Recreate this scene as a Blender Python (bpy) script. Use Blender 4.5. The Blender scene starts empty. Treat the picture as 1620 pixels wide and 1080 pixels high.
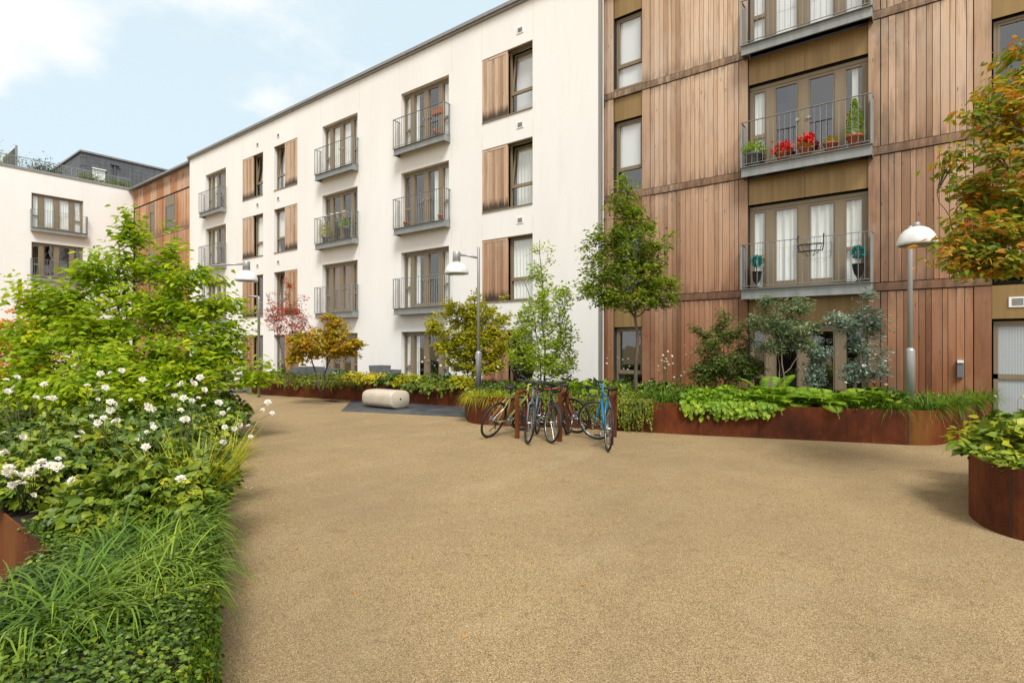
import bpy, math, random
import numpy as np
from mathutils import Vector, Matrix
R = math.radians
S = bpy.context.scene
COL = S.collection
random.seed(7); RNG = np.random.default_rng(7)

# ---------------------------------------------------------------- camera
F, Y0, H = 870.0, 546.2, 1.6
YAW = R(37.57)
SN, CS = math.sin(YAW), math.cos(YAW)
cd = bpy.data.cameras.new('camera'); cam = bpy.data.objects.new('camera', cd); COL.objects.link(cam)
cam.location = (0, 0, H); cam.rotation_euler = (R(90), 0, YAW)
cd.lens = 36 * F / 1620; cd.sensor_width = 36; cd.shift_y = 6.2 / 1620; cd.clip_end = 3000; cd.clip_start = .05
S.camera = cam

# ---------------------------------------------------------------- sky and sun
SUN_EL = R(52)
sdir = Vector((math.sin(R(50)) * math.cos(SUN_EL), -math.cos(R(50)) * math.cos(SUN_EL), math.sin(SUN_EL)))
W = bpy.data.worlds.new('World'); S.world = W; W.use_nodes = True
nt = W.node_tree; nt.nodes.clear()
def nn(t, **k):
    n = nt.nodes.new(t)
    for a, b in k.items(): setattr(n, a, b)
    return n
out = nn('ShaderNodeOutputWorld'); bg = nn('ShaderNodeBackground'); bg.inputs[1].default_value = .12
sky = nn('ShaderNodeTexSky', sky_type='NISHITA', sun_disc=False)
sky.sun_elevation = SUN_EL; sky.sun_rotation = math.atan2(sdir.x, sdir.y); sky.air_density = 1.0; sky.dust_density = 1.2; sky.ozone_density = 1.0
tc = nn('ShaderNodeTexCoord'); sep = nn('ShaderNodeSeparateXYZ')
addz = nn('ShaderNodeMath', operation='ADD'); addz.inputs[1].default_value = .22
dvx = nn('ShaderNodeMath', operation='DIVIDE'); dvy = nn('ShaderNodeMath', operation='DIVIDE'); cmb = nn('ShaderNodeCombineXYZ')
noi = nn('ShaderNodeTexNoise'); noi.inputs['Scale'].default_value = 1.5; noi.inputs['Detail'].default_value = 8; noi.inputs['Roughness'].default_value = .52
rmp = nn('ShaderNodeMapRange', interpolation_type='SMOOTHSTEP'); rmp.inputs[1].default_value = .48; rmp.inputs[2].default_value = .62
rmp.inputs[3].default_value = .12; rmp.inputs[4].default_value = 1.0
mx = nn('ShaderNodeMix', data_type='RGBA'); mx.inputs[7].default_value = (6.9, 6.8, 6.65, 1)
L = nt.links.new
L(tc.outputs['Generated'], sep.inputs[0]); L(sep.outputs[2], addz.inputs[0])
L(sep.outputs[0], dvx.inputs[0]); L(addz.outputs[0], dvx.inputs[1]); L(sep.outputs[1], dvy.inputs[0]); L(addz.outputs[0], dvy.inputs[1])
L(dvx.outputs[0], cmb.inputs[0]); L(dvy.outputs[0], cmb.inputs[1]); L(cmb.outputs[0], noi.inputs['Vector'])
hi = nn('ShaderNodeMapRange', interpolation_type='SMOOTHSTEP'); hi.inputs[1].default_value = .55; hi.inputs[2].default_value = .8; hi.inputs[3].default_value = 0; hi.inputs[4].default_value = .24  # extra cloud overhead, added above the view to warm the light
bh = nn('ShaderNodeMapRange', interpolation_type='SMOOTHSTEP'); bh.inputs[1].default_value = .0; bh.inputs[2].default_value = -.35; bh.inputs[3].default_value = 0; bh.inputs[4].default_value = .22  # unseen cloud added behind the camera, also for warmer light
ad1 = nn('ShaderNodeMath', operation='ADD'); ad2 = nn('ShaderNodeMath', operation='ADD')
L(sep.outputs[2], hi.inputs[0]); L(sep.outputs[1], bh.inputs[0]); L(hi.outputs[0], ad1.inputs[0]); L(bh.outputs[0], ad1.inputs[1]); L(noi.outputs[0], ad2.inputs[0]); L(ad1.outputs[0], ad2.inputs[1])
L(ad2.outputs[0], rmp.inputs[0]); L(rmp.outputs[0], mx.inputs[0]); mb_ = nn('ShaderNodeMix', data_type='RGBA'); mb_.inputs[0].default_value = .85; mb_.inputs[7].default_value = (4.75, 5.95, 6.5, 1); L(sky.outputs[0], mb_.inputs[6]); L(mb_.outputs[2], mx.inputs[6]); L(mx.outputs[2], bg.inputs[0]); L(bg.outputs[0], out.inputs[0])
sl = bpy.data.lights.new('sun', 'SUN'); sl.energy = 3.0; sl.angle = R(20); sl.color = (1, .97, .925)
so = bpy.data.objects.new('sun', sl); COL.objects.link(so); so.rotation_euler = (-sdir).to_track_quat('-Z', 'Y').to_euler()
S.view_settings.view_transform = 'Standard'; S.view_settings.look = 'None'; S.view_settings.gamma = 1; S.view_settings.exposure = .4
S.cycles.max_bounces = 8; S.cycles.transparent_max_bounces = 12; S.cycles.diffuse_bounces = 4; S.cycles.caustics_reflective = False; S.cycles.caustics_refractive = False

# ---------------------------------------------------------------- helpers
def at(px, z, h=0.0):                    # world point at a bearing and a distance
    t = (px - 810) / F
    return Vector((z * (-SN + CS * t), z * (CS + SN * t), h))
def hz(py, z): return H + (Y0 - py) / F * z
def gr(px, py, h=0.0):
    z = F * (H - h) / (py - Y0); return at(px, z, h)
RIGHT = Vector((CS, SN, 0)); FWD = Vector((-SN, CS, 0))

class MB:
    def __init__(s): s.v = []; s.f = []
    def add(s, vs, fs):
        o = len(s.v); s.v += [tuple(v) for v in vs]; s.f += [tuple(i + o for i in f) for f in fs]; return s
    def box(s, x0, x1, y0, y1, z0, z1, m=None):
        vs = [(x0,y0,z0),(x1,y0,z0),(x1,y1,z0),(x0,y1,z0),(x0,y0,z1),(x1,y0,z1),(x1,y1,z1),(x0,y1,z1)]
        if m is not None: vs = [m @ Vector(v) for v in vs]
        return s.add(vs, [(0,3,2,1),(4,5,6,7),(0,1,5,4),(1,2,6,5),(2,3,7,6),(3,0,4,7)])
    def tube(s, pts, rad, n=8, cap=True):
        pts = [Vector(p) for p in pts]; k = len(pts)
        if not hasattr(rad, '__len__'): rad = [rad] * k
        vs = []; up = None
        for i, p in enumerate(pts):
            d = (pts[min(i+1,k-1)] - pts[max(i-1,0)]).normalized()
            if up is None or abs(up.dot(d)) > .98: up = Vector((0,0,1)) if abs(d.z) < .9 else Vector((1,0,0))
            a = d.cross(up).normalized(); b = a.cross(d).normalized(); up = b
            for j in range(n):
                t = 2*math.pi*j/n; vs.append(p + (a*math.cos(t) + b*math.sin(t))*rad[i])
        fs = [(i*n+j, i*n+(j+1)%n, (i+1)*n+(j+1)%n, (i+1)*n+j) for i in range(k-1) for j in range(n)]
        if cap: fs += [tuple(range(n))[::-1], tuple((k-1)*n+j for j in range(n))]
        return s.add(vs, fs)
    def lathe(s, prof, c=(0,0,0), n=24, m=None):
        vs = []; 
        for r, z in prof:
            for j in range(n):
                t = 2*math.pi*j/n; v = Vector((c[0]+r*math.cos(t), c[1]+r*math.sin(t), c[2]+z)); vs.append(m @ v if m is not None else v)
        k = len(prof)
        return s.add(vs, [(i*n+j, i*n+(j+1)%n, (i+1)*n+(j+1)%n, (i+1)*n+j) for i in range(k-1) for j in range(n)] + [tuple(range(n))[::-1], tuple((k-1)*n+j for j in range(n))])
    def torus(s, c, ax, R_, r, n=40, k=8):
        ax = Vector(ax).normalized(); a = ax.orthogonal().normalized(); b = ax.cross(a)
        vs = []
        for i in range(n):
            t = 2*math.pi*i/n; rd = a*math.cos(t)+b*math.sin(t)
            for j in range(k):
                u = 2*math.pi*j/k; vs.append(Vector(c)+rd*(R_+r*math.cos(u))+ax*r*math.sin(u))
        return s.add(vs, [(i*k+j, ((i+1)%n)*k+j, ((i+1)%n)*k+(j+1)%k, i*k+(j+1)%k) for i in range(n) for j in range(k)])
    def build(s, name, mat, parent=None, smooth=False, bevel=0):
        me = bpy.data.meshes.new(name); me.from_pydata(s.v, [], s.f); me.materials.append(mat)
        if smooth: me.shade_smooth()
        o = bpy.data.objects.new(name, me); COL.objects.link(o)
        if parent is not None: o.parent = parent
        if bevel:
            b = o.modifiers.new('bevel', 'BEVEL'); b.width = bevel; b.segments = 2; b.limit_method = 'ANGLE'
        return o
def tag(o, label, cat, group=None):
    o['label'] = label; o['category'] = cat
    if group: o['group'] = group
    return o
def thing(name, label, cat, loc=(0,0,0), rz=0, group=None):
    o = bpy.data.objects.new(name, None); COL.objects.link(o); o.location = loc; o.rotation_euler = (0,0,rz); o.empty_display_size = .2
    return tag(o, label, cat, group)
def copy_tree(o, parent=None):
    c = o.copy(); COL.objects.link(c)
    if parent is not None: c.parent = parent
    for ch in list(o.children): copy_tree(ch, c)
    return c
def struct(o, kind='structure'): o['kind'] = kind; return o

# ---------------------------------------------------------------- materials
def mat(name, col, rough=.6, metal=0, spec=.5):
    m = bpy.data.materials.new(name); m.use_nodes = True
    b = m.node_tree.nodes['Principled BSDF']; b.inputs['Base Color'].default_value = (*col, 1); b.inputs['Roughness'].default_value = rough
    b.inputs['Metallic'].default_value = metal; b.inputs['Specular IOR Level'].default_value = spec
    return m
class NT:
    def __init__(s, m): s.t = m.node_tree; s.b = s.t.nodes.get('Principled BSDF')
    def n(s, ty, inp=None, **k):
        x = s.t.nodes.new(ty)
        for a, b in k.items(): setattr(x, a, b)
        for a, b in (inp or {}).items():
            if hasattr(b, 'is_linked') and b.bl_rna.identifier.startswith('NodeSocket'): s.t.links.new(b, x.inputs[a])
            else: x.inputs[a].default_value = b
        return x
    def l(s, a, b): s.t.links.new(a, b)
    def pos(s): return s.n('ShaderNodeNewGeometry').outputs['Position']
    def obj(s): return s.n('ShaderNodeTexCoord').outputs['Object']
    def scl(s, v, sc): return s.n('ShaderNodeVectorMath', {0: v, 1: sc}, operation='MULTIPLY').outputs[0]
    def noise(s, v, scale, detail=4, rough=.55): return s.n('ShaderNodeTexNoise', {'Vector': v, 'Scale': scale, 'Detail': detail, 'Roughness': rough}).outputs[0]
    def mr(s, v, a, b, c=0., d=1.): return s.n('ShaderNodeMapRange', {0: v, 1: a, 2: b, 3: c, 4: d}).outputs[0]
    def mix(s, f, a, b, bt='MIX'):
        x = s.t.nodes.new('ShaderNodeMix'); x.data_type = 'RGBA'; x.blend_type = bt
        for i, v in ((0, f), (6, a), (7, b)):
            if hasattr(v, 'is_linked'): s.t.links.new(v, x.inputs[i])
            else: x.inputs[i].default_value = v if i == 0 else (*v[:3], 1)
        return x.outputs[2]
    def ramp(s, f, stops):
        x = s.t.nodes.new('ShaderNodeValToRGB'); e = x.color_ramp.elements
        while len(e) < len(stops): e.new(.5)
        for q, (p, c) in zip(e, stops): q.position = p; q.color = (*c, 1)
        s.l(f, x.inputs[0]); return x.outputs[0]
    def math(s, op, a, b=0.): return s.n('ShaderNodeMath', {0: a, 1: b}, operation=op).outputs[0]
    def bump(s, h, strength=.3, dist=.01):
        x = s.n('ShaderNodeBump', {'Height': h, 'Strength': strength, 'Distance': dist}); s.l(x.outputs[0], s.b.inputs['Normal'])
    def col(s, c): s.l(c, s.b.inputs['Base Color'])
    def island(s): return s.n('ShaderNodeNewGeometry').outputs['Random Per Island']

def m_render():
    m = mat('white_render', (.8,.76,.68), .85, spec=.2); t = NT(m); p = t.pos()
    a = t.noise(t.scl(p, (.5,.5,.15)), 1.5, 5); b = t.noise(t.scl(p, (6,6,.5)), 1, 5)
    c = t.mix(t.mr(a,.3,.7), (.80,.792,.765), (.75,.738,.705)); c = t.mix(t.mr(b,.56,.8,0,.28), c, (.62,.585,.53))
    t.col(c); t.bump(t.noise(p, 120, 3), .25, .003); return m
def m_ground():
    m = mat('resin_gravel', (.4,.3,.17), .85, spec=.25); t = NT(m); p = t.pos()
    v = t.n('ShaderNodeTexVoronoi', {'Vector': p, 'Scale': 240.}); vr = t.n('ShaderNodeSeparateColor', {0: v.outputs['Color']}).outputs[0]
    c = t.ramp(vr, [(0,(.07,.043,.018)),(.3,(.24,.16,.072)),(.65,(.35,.246,.118)),(1,(.58,.45,.25))])
    f = t.noise(p, 28, 3); c = t.mix(t.mr(f,.35,.75,0,.35), c, (.27,.19,.1))
    big = t.noise(t.scl(p,(.5,.5,.5)), 1, 6, .6); c = t.mix(t.mr(big,.42,.7,0,.45), c, (.19,.14,.08))
    b3 = t.noise(t.scl(p,(1.6,.7,1)), 1.3, 5, .6); c = t.mix(t.mr(b3,.5,.75,0,.18), c, (.5,.41,.26))
    b4 = t.noise(p, 3.6, 6, .7); c = t.mix(t.mr(b4,.6,.75,0,.5), c, (.12,.085,.045)); b5 = t.noise(t.scl(p,(.5,.5,1)), 1.7, 7, .7); c = t.mix(t.mr(b5,.5,.7,0,.22), c, (.13,.092,.046)); b6 = t.noise(t.scl(p,(1,1,1)), 9, 5, .7); c = t.mix(t.mr(b6,.58,.7,0,.45), c, (.09,.062,.033))
    t.col(c); h = t.math('ADD', v.outputs['Distance'], t.noise(p, 60, 3)); t.bump(h, .6, .006)
    return m
def m_corten():
    m = mat('corten_steel', (.2,.07,.03), .75, 0, .2); t = NT(m); p = t.pos()
    a = t.noise(t.scl(p,(1,1,.6)), 1.4, 7, .7); c = t.ramp(a, [(.3,(.03,.009,.004)),(.45,(.075,.018,.005)),(.6,(.15,.036,.008)),(.72,(.2,.058,.011)),(.85,(.09,.03,.008))])
    st = t.noise(t.scl(p,(14,14,.8)), 1, 4); c = t.mix(t.mr(st,.5,.75,0,.7), c, (.06,.018,.007))
    f = t.noise(p, 55, 4, .7); c = t.mix(t.mr(f,.5,.8,0,.5), c, (.17,.05,.013)); oc = t.noise(t.scl(p,(1.1,1.1,.35)), 1.3, 5, .65); c = t.mix(t.mr(oc,.54,.68,0,.55), c, (.17,.085,.016)); rn = t.noise(t.scl(p,(22,22,.9)), 1, 5, .65); c = t.mix(t.mr(rn,.55,.72,0,.6), c, (.035,.014,.007))
    t.col(c); t.bump(f, .2, .003); return m
def m_wood(name, low, high, dark, zlo=0., zhi=9., stain=False):
    m = mat(name, low, .7, 0, .3); t = NT(m); p = t.pos(); i = t.island()
    z = t.n('ShaderNodeSeparateXYZ', {0: p}).outputs[2]
    off = t.n('ShaderNodeCombineXYZ', {0: t.math('MULTIPLY', i, 37.), 2: t.math('MULTIPLY', i, 91.)}).outputs[0]
    q = t.n('ShaderNodeVectorMath', {0: p, 1: off}, operation='ADD').outputs[0]
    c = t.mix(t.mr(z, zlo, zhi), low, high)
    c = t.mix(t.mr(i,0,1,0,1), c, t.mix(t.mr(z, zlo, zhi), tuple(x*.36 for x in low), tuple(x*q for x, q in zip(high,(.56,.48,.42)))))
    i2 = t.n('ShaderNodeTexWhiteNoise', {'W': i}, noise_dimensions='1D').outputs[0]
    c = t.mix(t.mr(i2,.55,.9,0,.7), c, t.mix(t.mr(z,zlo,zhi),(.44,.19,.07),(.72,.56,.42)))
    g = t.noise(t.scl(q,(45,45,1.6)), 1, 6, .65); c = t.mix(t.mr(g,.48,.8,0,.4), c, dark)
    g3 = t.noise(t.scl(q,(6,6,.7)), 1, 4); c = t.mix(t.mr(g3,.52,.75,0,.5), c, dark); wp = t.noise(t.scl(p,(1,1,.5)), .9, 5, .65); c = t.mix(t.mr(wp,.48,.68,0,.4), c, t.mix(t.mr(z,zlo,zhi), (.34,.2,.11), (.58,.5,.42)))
    k = t.n('ShaderNodeTexVoronoi', {'Vector': t.scl(q,(7,7,1.6)), 'Scale': 1.}).outputs['Distance']
    c = t.mix(t.mr(k,.1,.05,0,.7), c, tuple(x*.35 for x in low))
    if stain:
        oz = t.n('ShaderNodeSeparateXYZ', {0: t.obj()}).outputs[2]
        h = t.math('SUBTRACT', oz, t.math('MULTIPLY', t.noise(t.scl(q,(16,16,1.)), 1, 4), .5)); c = t.mix(t.mr(h,.12,-.12,0,.9), c, (.025,.018,.012))
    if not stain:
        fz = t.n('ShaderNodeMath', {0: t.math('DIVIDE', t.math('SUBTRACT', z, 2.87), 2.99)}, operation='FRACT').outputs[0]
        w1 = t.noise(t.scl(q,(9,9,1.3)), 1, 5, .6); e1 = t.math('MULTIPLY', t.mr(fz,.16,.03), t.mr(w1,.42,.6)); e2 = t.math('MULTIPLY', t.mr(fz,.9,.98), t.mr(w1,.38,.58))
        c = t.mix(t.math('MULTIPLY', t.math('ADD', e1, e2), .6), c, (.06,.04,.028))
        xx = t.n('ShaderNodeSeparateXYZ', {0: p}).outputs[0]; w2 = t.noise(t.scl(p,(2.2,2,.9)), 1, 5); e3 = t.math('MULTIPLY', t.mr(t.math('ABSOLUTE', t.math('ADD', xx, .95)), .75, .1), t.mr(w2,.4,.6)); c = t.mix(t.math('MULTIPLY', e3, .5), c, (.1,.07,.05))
    t.col(c); t.bump(g, .25, .004); return m
def m_streak(name, c0, c1, rough=.5, metal=0, sc=(5,5,.6), fine=70):
    m = mat(name, c0, rough, metal, .4); t = NT(m); p = t.pos()
    a = t.noise(t.scl(p, sc), 1.2, 6, .6); c = t.mix(t.mr(a,.35,.7), c0, c1)
    f = t.noise(p, fine, 3); c = t.mix(t.mr(f,.5,.8,0,.25), c, tuple(x*.6 for x in c0))
    t.col(c); t.l(t.mr(a,.3,.7,max(.05,rough-.12),rough+.12), t.b.inputs['Roughness']); return m
def m_glass(name='window_glass', tint=(.96,.98,.97), ior=2.3):
    m = bpy.data.materials.new(name); m.use_nodes = True; n = m.node_tree; n.nodes.clear(); t = NT(m)
    o = t.n('ShaderNodeOutputMaterial'); g = t.n('ShaderNodeBsdfGlossy', {'Roughness': .015, 'Color': (.95,.97,1,1)}); tr = t.n('ShaderNodeBsdfTransparent', {'Color': (*tint,1)})
    w = t.noise(t.pos(), .9, 2); bm = t.n('ShaderNodeBump', {'Height': w, 'Strength': .12, 'Distance': .05}); t.l(bm.outputs[0], g.inputs['Normal'])
    f0 = ((ior-1)/(ior+1))**2; ge = t.n('ShaderNodeNewGeometry'); dt = t.n('ShaderNodeVectorMath', {0: ge.outputs['Incoming'], 1: ge.outputs['Normal']}, operation='DOT_PRODUCT').outputs['Value']
    k = t.math('POWER', t.math('SUBTRACT', 1., t.math('ABSOLUTE', dt)), 4.5); fr = t.math('ADD', t.math('MULTIPLY', k, 1-f0), f0); x = t.n('ShaderNodeMixShader'); t.l(fr, x.inputs[0]); t.l(tr.outputs[0], x.inputs[1]); t.l(g.outputs[0], x.inputs[2]); t.l(x.outputs[0], o.inputs[0])
    return m
def m_leaf(name, stops, trans=.35, rough=.5, gain=(1.75,1.2,.6)):
    m = bpy.data.materials.new(name); m.use_nodes = True; m.node_tree.nodes.clear(); t = NT(m)
    o = t.n('ShaderNodeOutputMaterial'); i = t.island(); p = t.pos(); stops = [(q, (c[0]*gain[0], c[1]*gain[1], c[2]*gain[2])) for q, c in stops]
    big = t.noise(p, 2.2, 3); k = t.math('ADD', t.math('MULTIPLY', i, .55), t.math('MULTIPLY', t.mr(big,.3,.7), .45))
    c = t.ramp(k, stops); c = t.mix(t.mr(t.noise(p, 60, 2),.4,.8,0,.3), c, tuple(x*.55 for x in stops[0][1]))
    pb = t.n('ShaderNodeBsdfPrincipled', {'Base Color': c, 'Roughness': rough, 'Specular IOR Level': .35})
    tl = t.n('ShaderNodeBsdfTranslucent', {'Color': t.mix(.5, c, t.mix(1, c, (1.0,1.0,.35), 'MULTIPLY'))})
    x = t.n('ShaderNodeMixShader', {0: trans}); t.l(pb.outputs[0], x.inputs[1]); t.l(tl.outputs[0], x.inputs[2]); t.l(x.outputs[0], o.inputs[0])
    return m
M = {}
M['render'] = m_render(); M['ground'] = m_ground(); M['corten'] = m_corten()
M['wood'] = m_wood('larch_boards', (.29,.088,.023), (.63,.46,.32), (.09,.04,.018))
M['band'] = m_wood('larch_band', (.25,.10,.045), (.42,.29,.19), (.06,.035,.02))
M['shutter'] = m_wood('shutter_boards', (.52,.27,.14), (.6,.44,.3), (.12,.07,.04), 1, 8, True)
M['farwood'] = m_wood('orange_boards', (.45,.2,.09), (.55,.27,.12), (.16,.09,.05), 6, 11.5)
M['frame'] = m_streak('bronze_frame', (.20,.155,.095), (.235,.185,.12), .45)
M['spandrel'] = m_streak('bronze_panel', (.30,.195,.075), (.235,.15,.06), .38, .25, (9,9,.25))
M['galv'] = m_streak('galvanised_steel', (.22,.235,.23), (.31,.325,.315), .5, .3)
M['lampsteel'] = m_streak('pole_steel', (.34,.34,.33), (.40,.40,.39), .42, .5)
M['coping'] = m_streak('coping_metal', (.23,.225,.21), (.3,.295,.28), .5, .3)
M['frame_stain'] = mat('joint_sealant', (.5,.46,.4), .9); M['glass'] = m_glass(); M['glass_dull'] = m_glass('old_glass', (.6,.63,.62), 1.6)
M['slate'] = m_streak('slate_tiles', (.085,.09,.1), (.13,.135,.15), .6)
M['slab'] = m_streak('slate_paving', (.05,.055,.062), (.09,.095,.105), .4, 0, (2,2,2))
M['stone'] = m_streak('bench_stone', (.56,.49,.39), (.46,.4,.31), .35, 0, (3,3,3))
M['soil'] = m_streak('bed_soil', (.022,.015,.009), (.04,.027,.016), .9, 0, (9,9,9))
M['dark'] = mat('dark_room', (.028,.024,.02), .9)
M['black'] = m_streak('black_rubber', (.012,.012,.013), (.025,.025,.026), .6)
M['rim'] = m_streak('black_alloy', (.03,.03,.032), (.05,.05,.05), .3, .5)
M['steel'] = m_streak('chrome_steel', (.5,.5,.5), (.4,.4,.4), .25, .9)
M['white'] = m_streak('white_paint', (.8,.8,.78), (.72,.72,.7), .35)
M['domepaint'] = m_streak('lamp_dome_paint', (.74,.75,.74), (.6,.6,.58), .35)
M['terracotta'] = m_streak('terracotta_clay', (.42,.13,.05), (.32,.1,.045), .8, 0, (9,9,9))
M['greypot'] = m_streak('grey_pot', (.13,.14,.15), (.18,.19,.2), .7)
M['bark'] = m_streak('tree_bark', (.075,.055,.04), (.13,.1,.075), .9, 0, (12,12,3))
M['palebark'] = m_streak('pale_bark', (.16,.12,.085), (.23,.18,.13), .9, 0, (12,12,3))
M['stem'] = m_streak('green_stem', (.07,.11,.03), (.12,.1,.04), .7)
M['curtain'] = m_streak('net_curtain', (.86,.87,.82), (.78,.79,.74), .9, 0, (8,8,.3))
M['blind'] = m_streak('roller_blind', (.84,.85,.86), (.8,.81,.82), .9, 0, (1,1,1))
def m_pattern():
    m = mat('patterned_glass_film', (.6,.65,.66), .35); t = NT(m); p = t.scl(t.obj(), (1,1,1))
    v = t.n('ShaderNodeTexVoronoi', {'Vector': p, 'Scale': 22., 'Randomness': 0.}).outputs['Distance']
    w = t.n('ShaderNodeMath', {0: t.math('MULTIPLY', v, 19.)}, operation='SINE').outputs[0]
    t.col(t.mix(t.mr(w,-.15,.15), (.22,.25,.27), (.56,.6,.62))); return m
M['pattern'] = m_pattern()
def paint(n, c): M[n] = m_streak(n, c, tuple(x*.8 for x in c), .25)
paint('blue_paint', (.03,.22,.42)); paint('lime_paint', (.42,.4,.13)); paint('grey_paint', (.13,.16,.19)); paint('red_paint', (.3,.02,.03)); paint('black_paint', (.015,.015,.018))
LF = {}
LF['dogwood'] = m_leaf('dogwood_leaf', [(0,(.05,.13,.013)),(.3,(.14,.29,.022)),(.65,(.27,.43,.032)),(1,(.46,.56,.05))], .5, gain=(1.65,1.3,.6))
LF['orange'] = m_leaf('autumn_orange_leaf', [(0,(.16,.15,.02)),(.4,(.4,.3,.03)),(.75,(.5,.2,.03)),(1,(.45,.1,.03))], .4)
LF['red'] = m_leaf('red_maple_leaf', [(0,(.3,.03,.02)),(.5,(.5,.06,.03)),(1,(.55,.17,.05))], .3, gain=(1,1,1))
LF['olive'] = m_leaf('autumn_olive_leaf', [(0,(.15,.17,.018)),(.45,(.32,.31,.026)),(.7,(.5,.34,.03)),(1,(.52,.2,.03))], .5, gain=(1.35,1.15,.8))
LF['yellowgreen'] = m_leaf('yellow_green_leaf', [(0,(.16,.23,.018)),(.5,(.34,.4,.03)),(.88,(.38,.4,.035)),(1,(.42,.26,.04))], .45, gain=(1.45,1.2,.7))
LF['light'] = m_leaf('light_green_leaf', [(0,(.14,.27,.03)),(.5,(.28,.44,.055)),(1,(.44,.6,.11))], .5, gain=(1.45,1.2,.8))
LF['mid'] = m_leaf('hornbeam_leaf', [(0,(.04,.09,.012)),(.35,(.11,.19,.02)),(.65,(.2,.32,.03)),(.9,(.32,.4,.04)),(1,(.42,.2,.04))], .45, gain=(1.4,1.2,.7))
LF['turning'] = m_leaf('turning_tree_leaf', [(0,(.06,.14,.015)),(.42,(.17,.27,.025)),(.56,(.36,.31,.035)),(.74,(.5,.22,.035)),(1,(.48,.1,.04))], .45, gain=(1.25,1.15,.8))
LF['grey'] = m_leaf('grey_green_leaf', [(0,(.06,.1,.05)),(.5,(.14,.205,.12)),(1,(.36,.43,.28))], .35, gain=(1.35,1.3,1.1))
LF['blue'] = m_leaf('blue_grey_leaf', [(0,(.10,.155,.13)),(.5,(.19,.26,.23)),(1,(.5,.58,.53))], .3, gain=(1.25,1.25,1.15))
LF['dark'] = m_leaf('dark_shrub_leaf', [(0,(.03,.06,.015)),(.5,(.08,.135,.03)),(1,(.24,.29,.08))], .35, gain=(1.35,1.25,1))
LF['cover'] = m_leaf('cover_leaf', [(0,(.008,.03,.006)),(.45,(.032,.095,.013)),(.85,(.11,.23,.03)),(1,(.3,.34,.05))], .14, .33)
LF['anemone'] = m_leaf('anemone_leaf', [(0,(.014,.05,.01)),(.4,(.055,.135,.02)),(.75,(.15,.27,.035)),(.93,(.28,.38,.05)),(1,(.36,.28,.05))], .18, .45)
LF['lime'] = m_leaf('lime_leaf', [(0,(.1,.22,.02)),(.5,(.22,.4,.03)),(.85,(.36,.5,.05)),(1,(.4,.25,.05))], .4, gain=(1.2,1.1,.8))
LF['yellow'] = m_leaf('yellow_leaf', [(0,(.45,.4,.02)),(.5,(.65,.56,.03)),(1,(.75,.62,.05))], .35, gain=(1,1,1))
LF['fern'] = m_leaf('fern_leaf', [(0,(.09,.22,.016)),(.5,(.2,.38,.025)),(.93,(.34,.48,.04)),(1,(.42,.22,.04))], .4, gain=(1.2,1.1,.8))
LF['grass'] = m_leaf('grass_blade', [(0,(.025,.08,.01)),(.5,(.085,.2,.018)),(.92,(.24,.38,.04)),(1,(.5,.4,.08))], .3, .4, gain=(1.4,1.15,.8))
LF['palegrass'] = m_leaf('pale_grass_blade', [(0,(.12,.24,.02)),(.5,(.28,.42,.035)),(1,(.46,.5,.09))], .4, .4)
LF['ivy'] = m_leaf('trailing_leaf', [(0,(.03,.08,.012)),(.5,(.09,.17,.02)),(.85,(.2,.28,.03)),(1,(.3,.16,.04))], .3)
LF['petal'] = m_leaf('white_petal', [(0,(.72,.7,.64)),(1,(.9,.88,.84))], .3, gain=(1,1,1))
LF['redpetal'] = m_leaf('red_petal', [(0,(.6,.01,.01)),(1,(.85,.03,.02))], .2, gain=(1,1,1))
LF['teal'] = m_leaf('teal_leaf', [(0,(.01,.2,.2)),(1,(.05,.42,.4))], .2, gain=(1,1,1))
M['pollen'] = mat('yellow_stamens', (.6,.42,.04), .8)

# ---------------------------------------------------------------- foliage meshes
def fast_mesh(name, V, Q, material, parent=None, smooth=False):
    me = bpy.data.meshes.new(name); V = np.asarray(V, dtype=np.float32); Q = np.asarray(Q, dtype=np.int32)
    me.vertices.add(len(V)); me.vertices.foreach_set('co', V.ravel()); k = Q.shape[1]
    me.loops.add(Q.size); me.loops.foreach_set('vertex_index', Q.ravel()); me.polygons.add(len(Q))
    me.polygons.foreach_set('loop_start', np.arange(0, Q.size, k, dtype=np.int32))
    me.update(calc_edges=True); me.materials.append(material)
    if smooth: me.shade_smooth()
    o = bpy.data.objects.new(name, me); COL.objects.link(o)
    if parent is not None: o.parent = parent
    return o
def unit(a): return a / (np.linalg.norm(a, axis=1, keepdims=True) + 1e-9)
def leafV(P, D, N, Ln, Wd, fold=.25, curl=.25):
    P, D, N = np.asarray(P, float), unit(np.asarray(D, float)), np.asarray(N, float)
    Sd = unit(np.cross(D, N)); N = np.cross(Sd, D); Ln = np.broadcast_to(Ln, (len(P),))[:,None]; Wd = np.broadcast_to(Wd, (len(P),))[:,None]
    b = P; r1 = P + D*Ln*.3 + Sd*Wd*.5 + N*Wd*fold*.5; r2 = P + D*Ln*.68 + Sd*Wd*.38 + N*(Wd*fold*.4 - Ln*curl*.25)
    t = P + D*Ln - N*Ln*curl*.55; l1 = P + D*Ln*.3 - Sd*Wd*.5 + N*Wd*fold*.5; l2 = P + D*Ln*.68 - Sd*Wd*.38 + N*(Wd*fold*.4 - Ln*curl*.25)
    V = np.stack([b, r1, r2, t, l2, l1], 1).reshape(-1, 3); k = np.arange(len(P))[:,None]*6
    return V, np.concatenate([k+np.array([[0,1,2,3]]), k+np.array([[0,3,4,5]])], 0)
def leaves(name, P, D, N, Ln, Wd, material, parent, fold=.25, curl=.25):
    V, Q = leafV(P, D, N, Ln, Wd, fold, curl); return fast_mesh(name, V, Q, material, parent)
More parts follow.
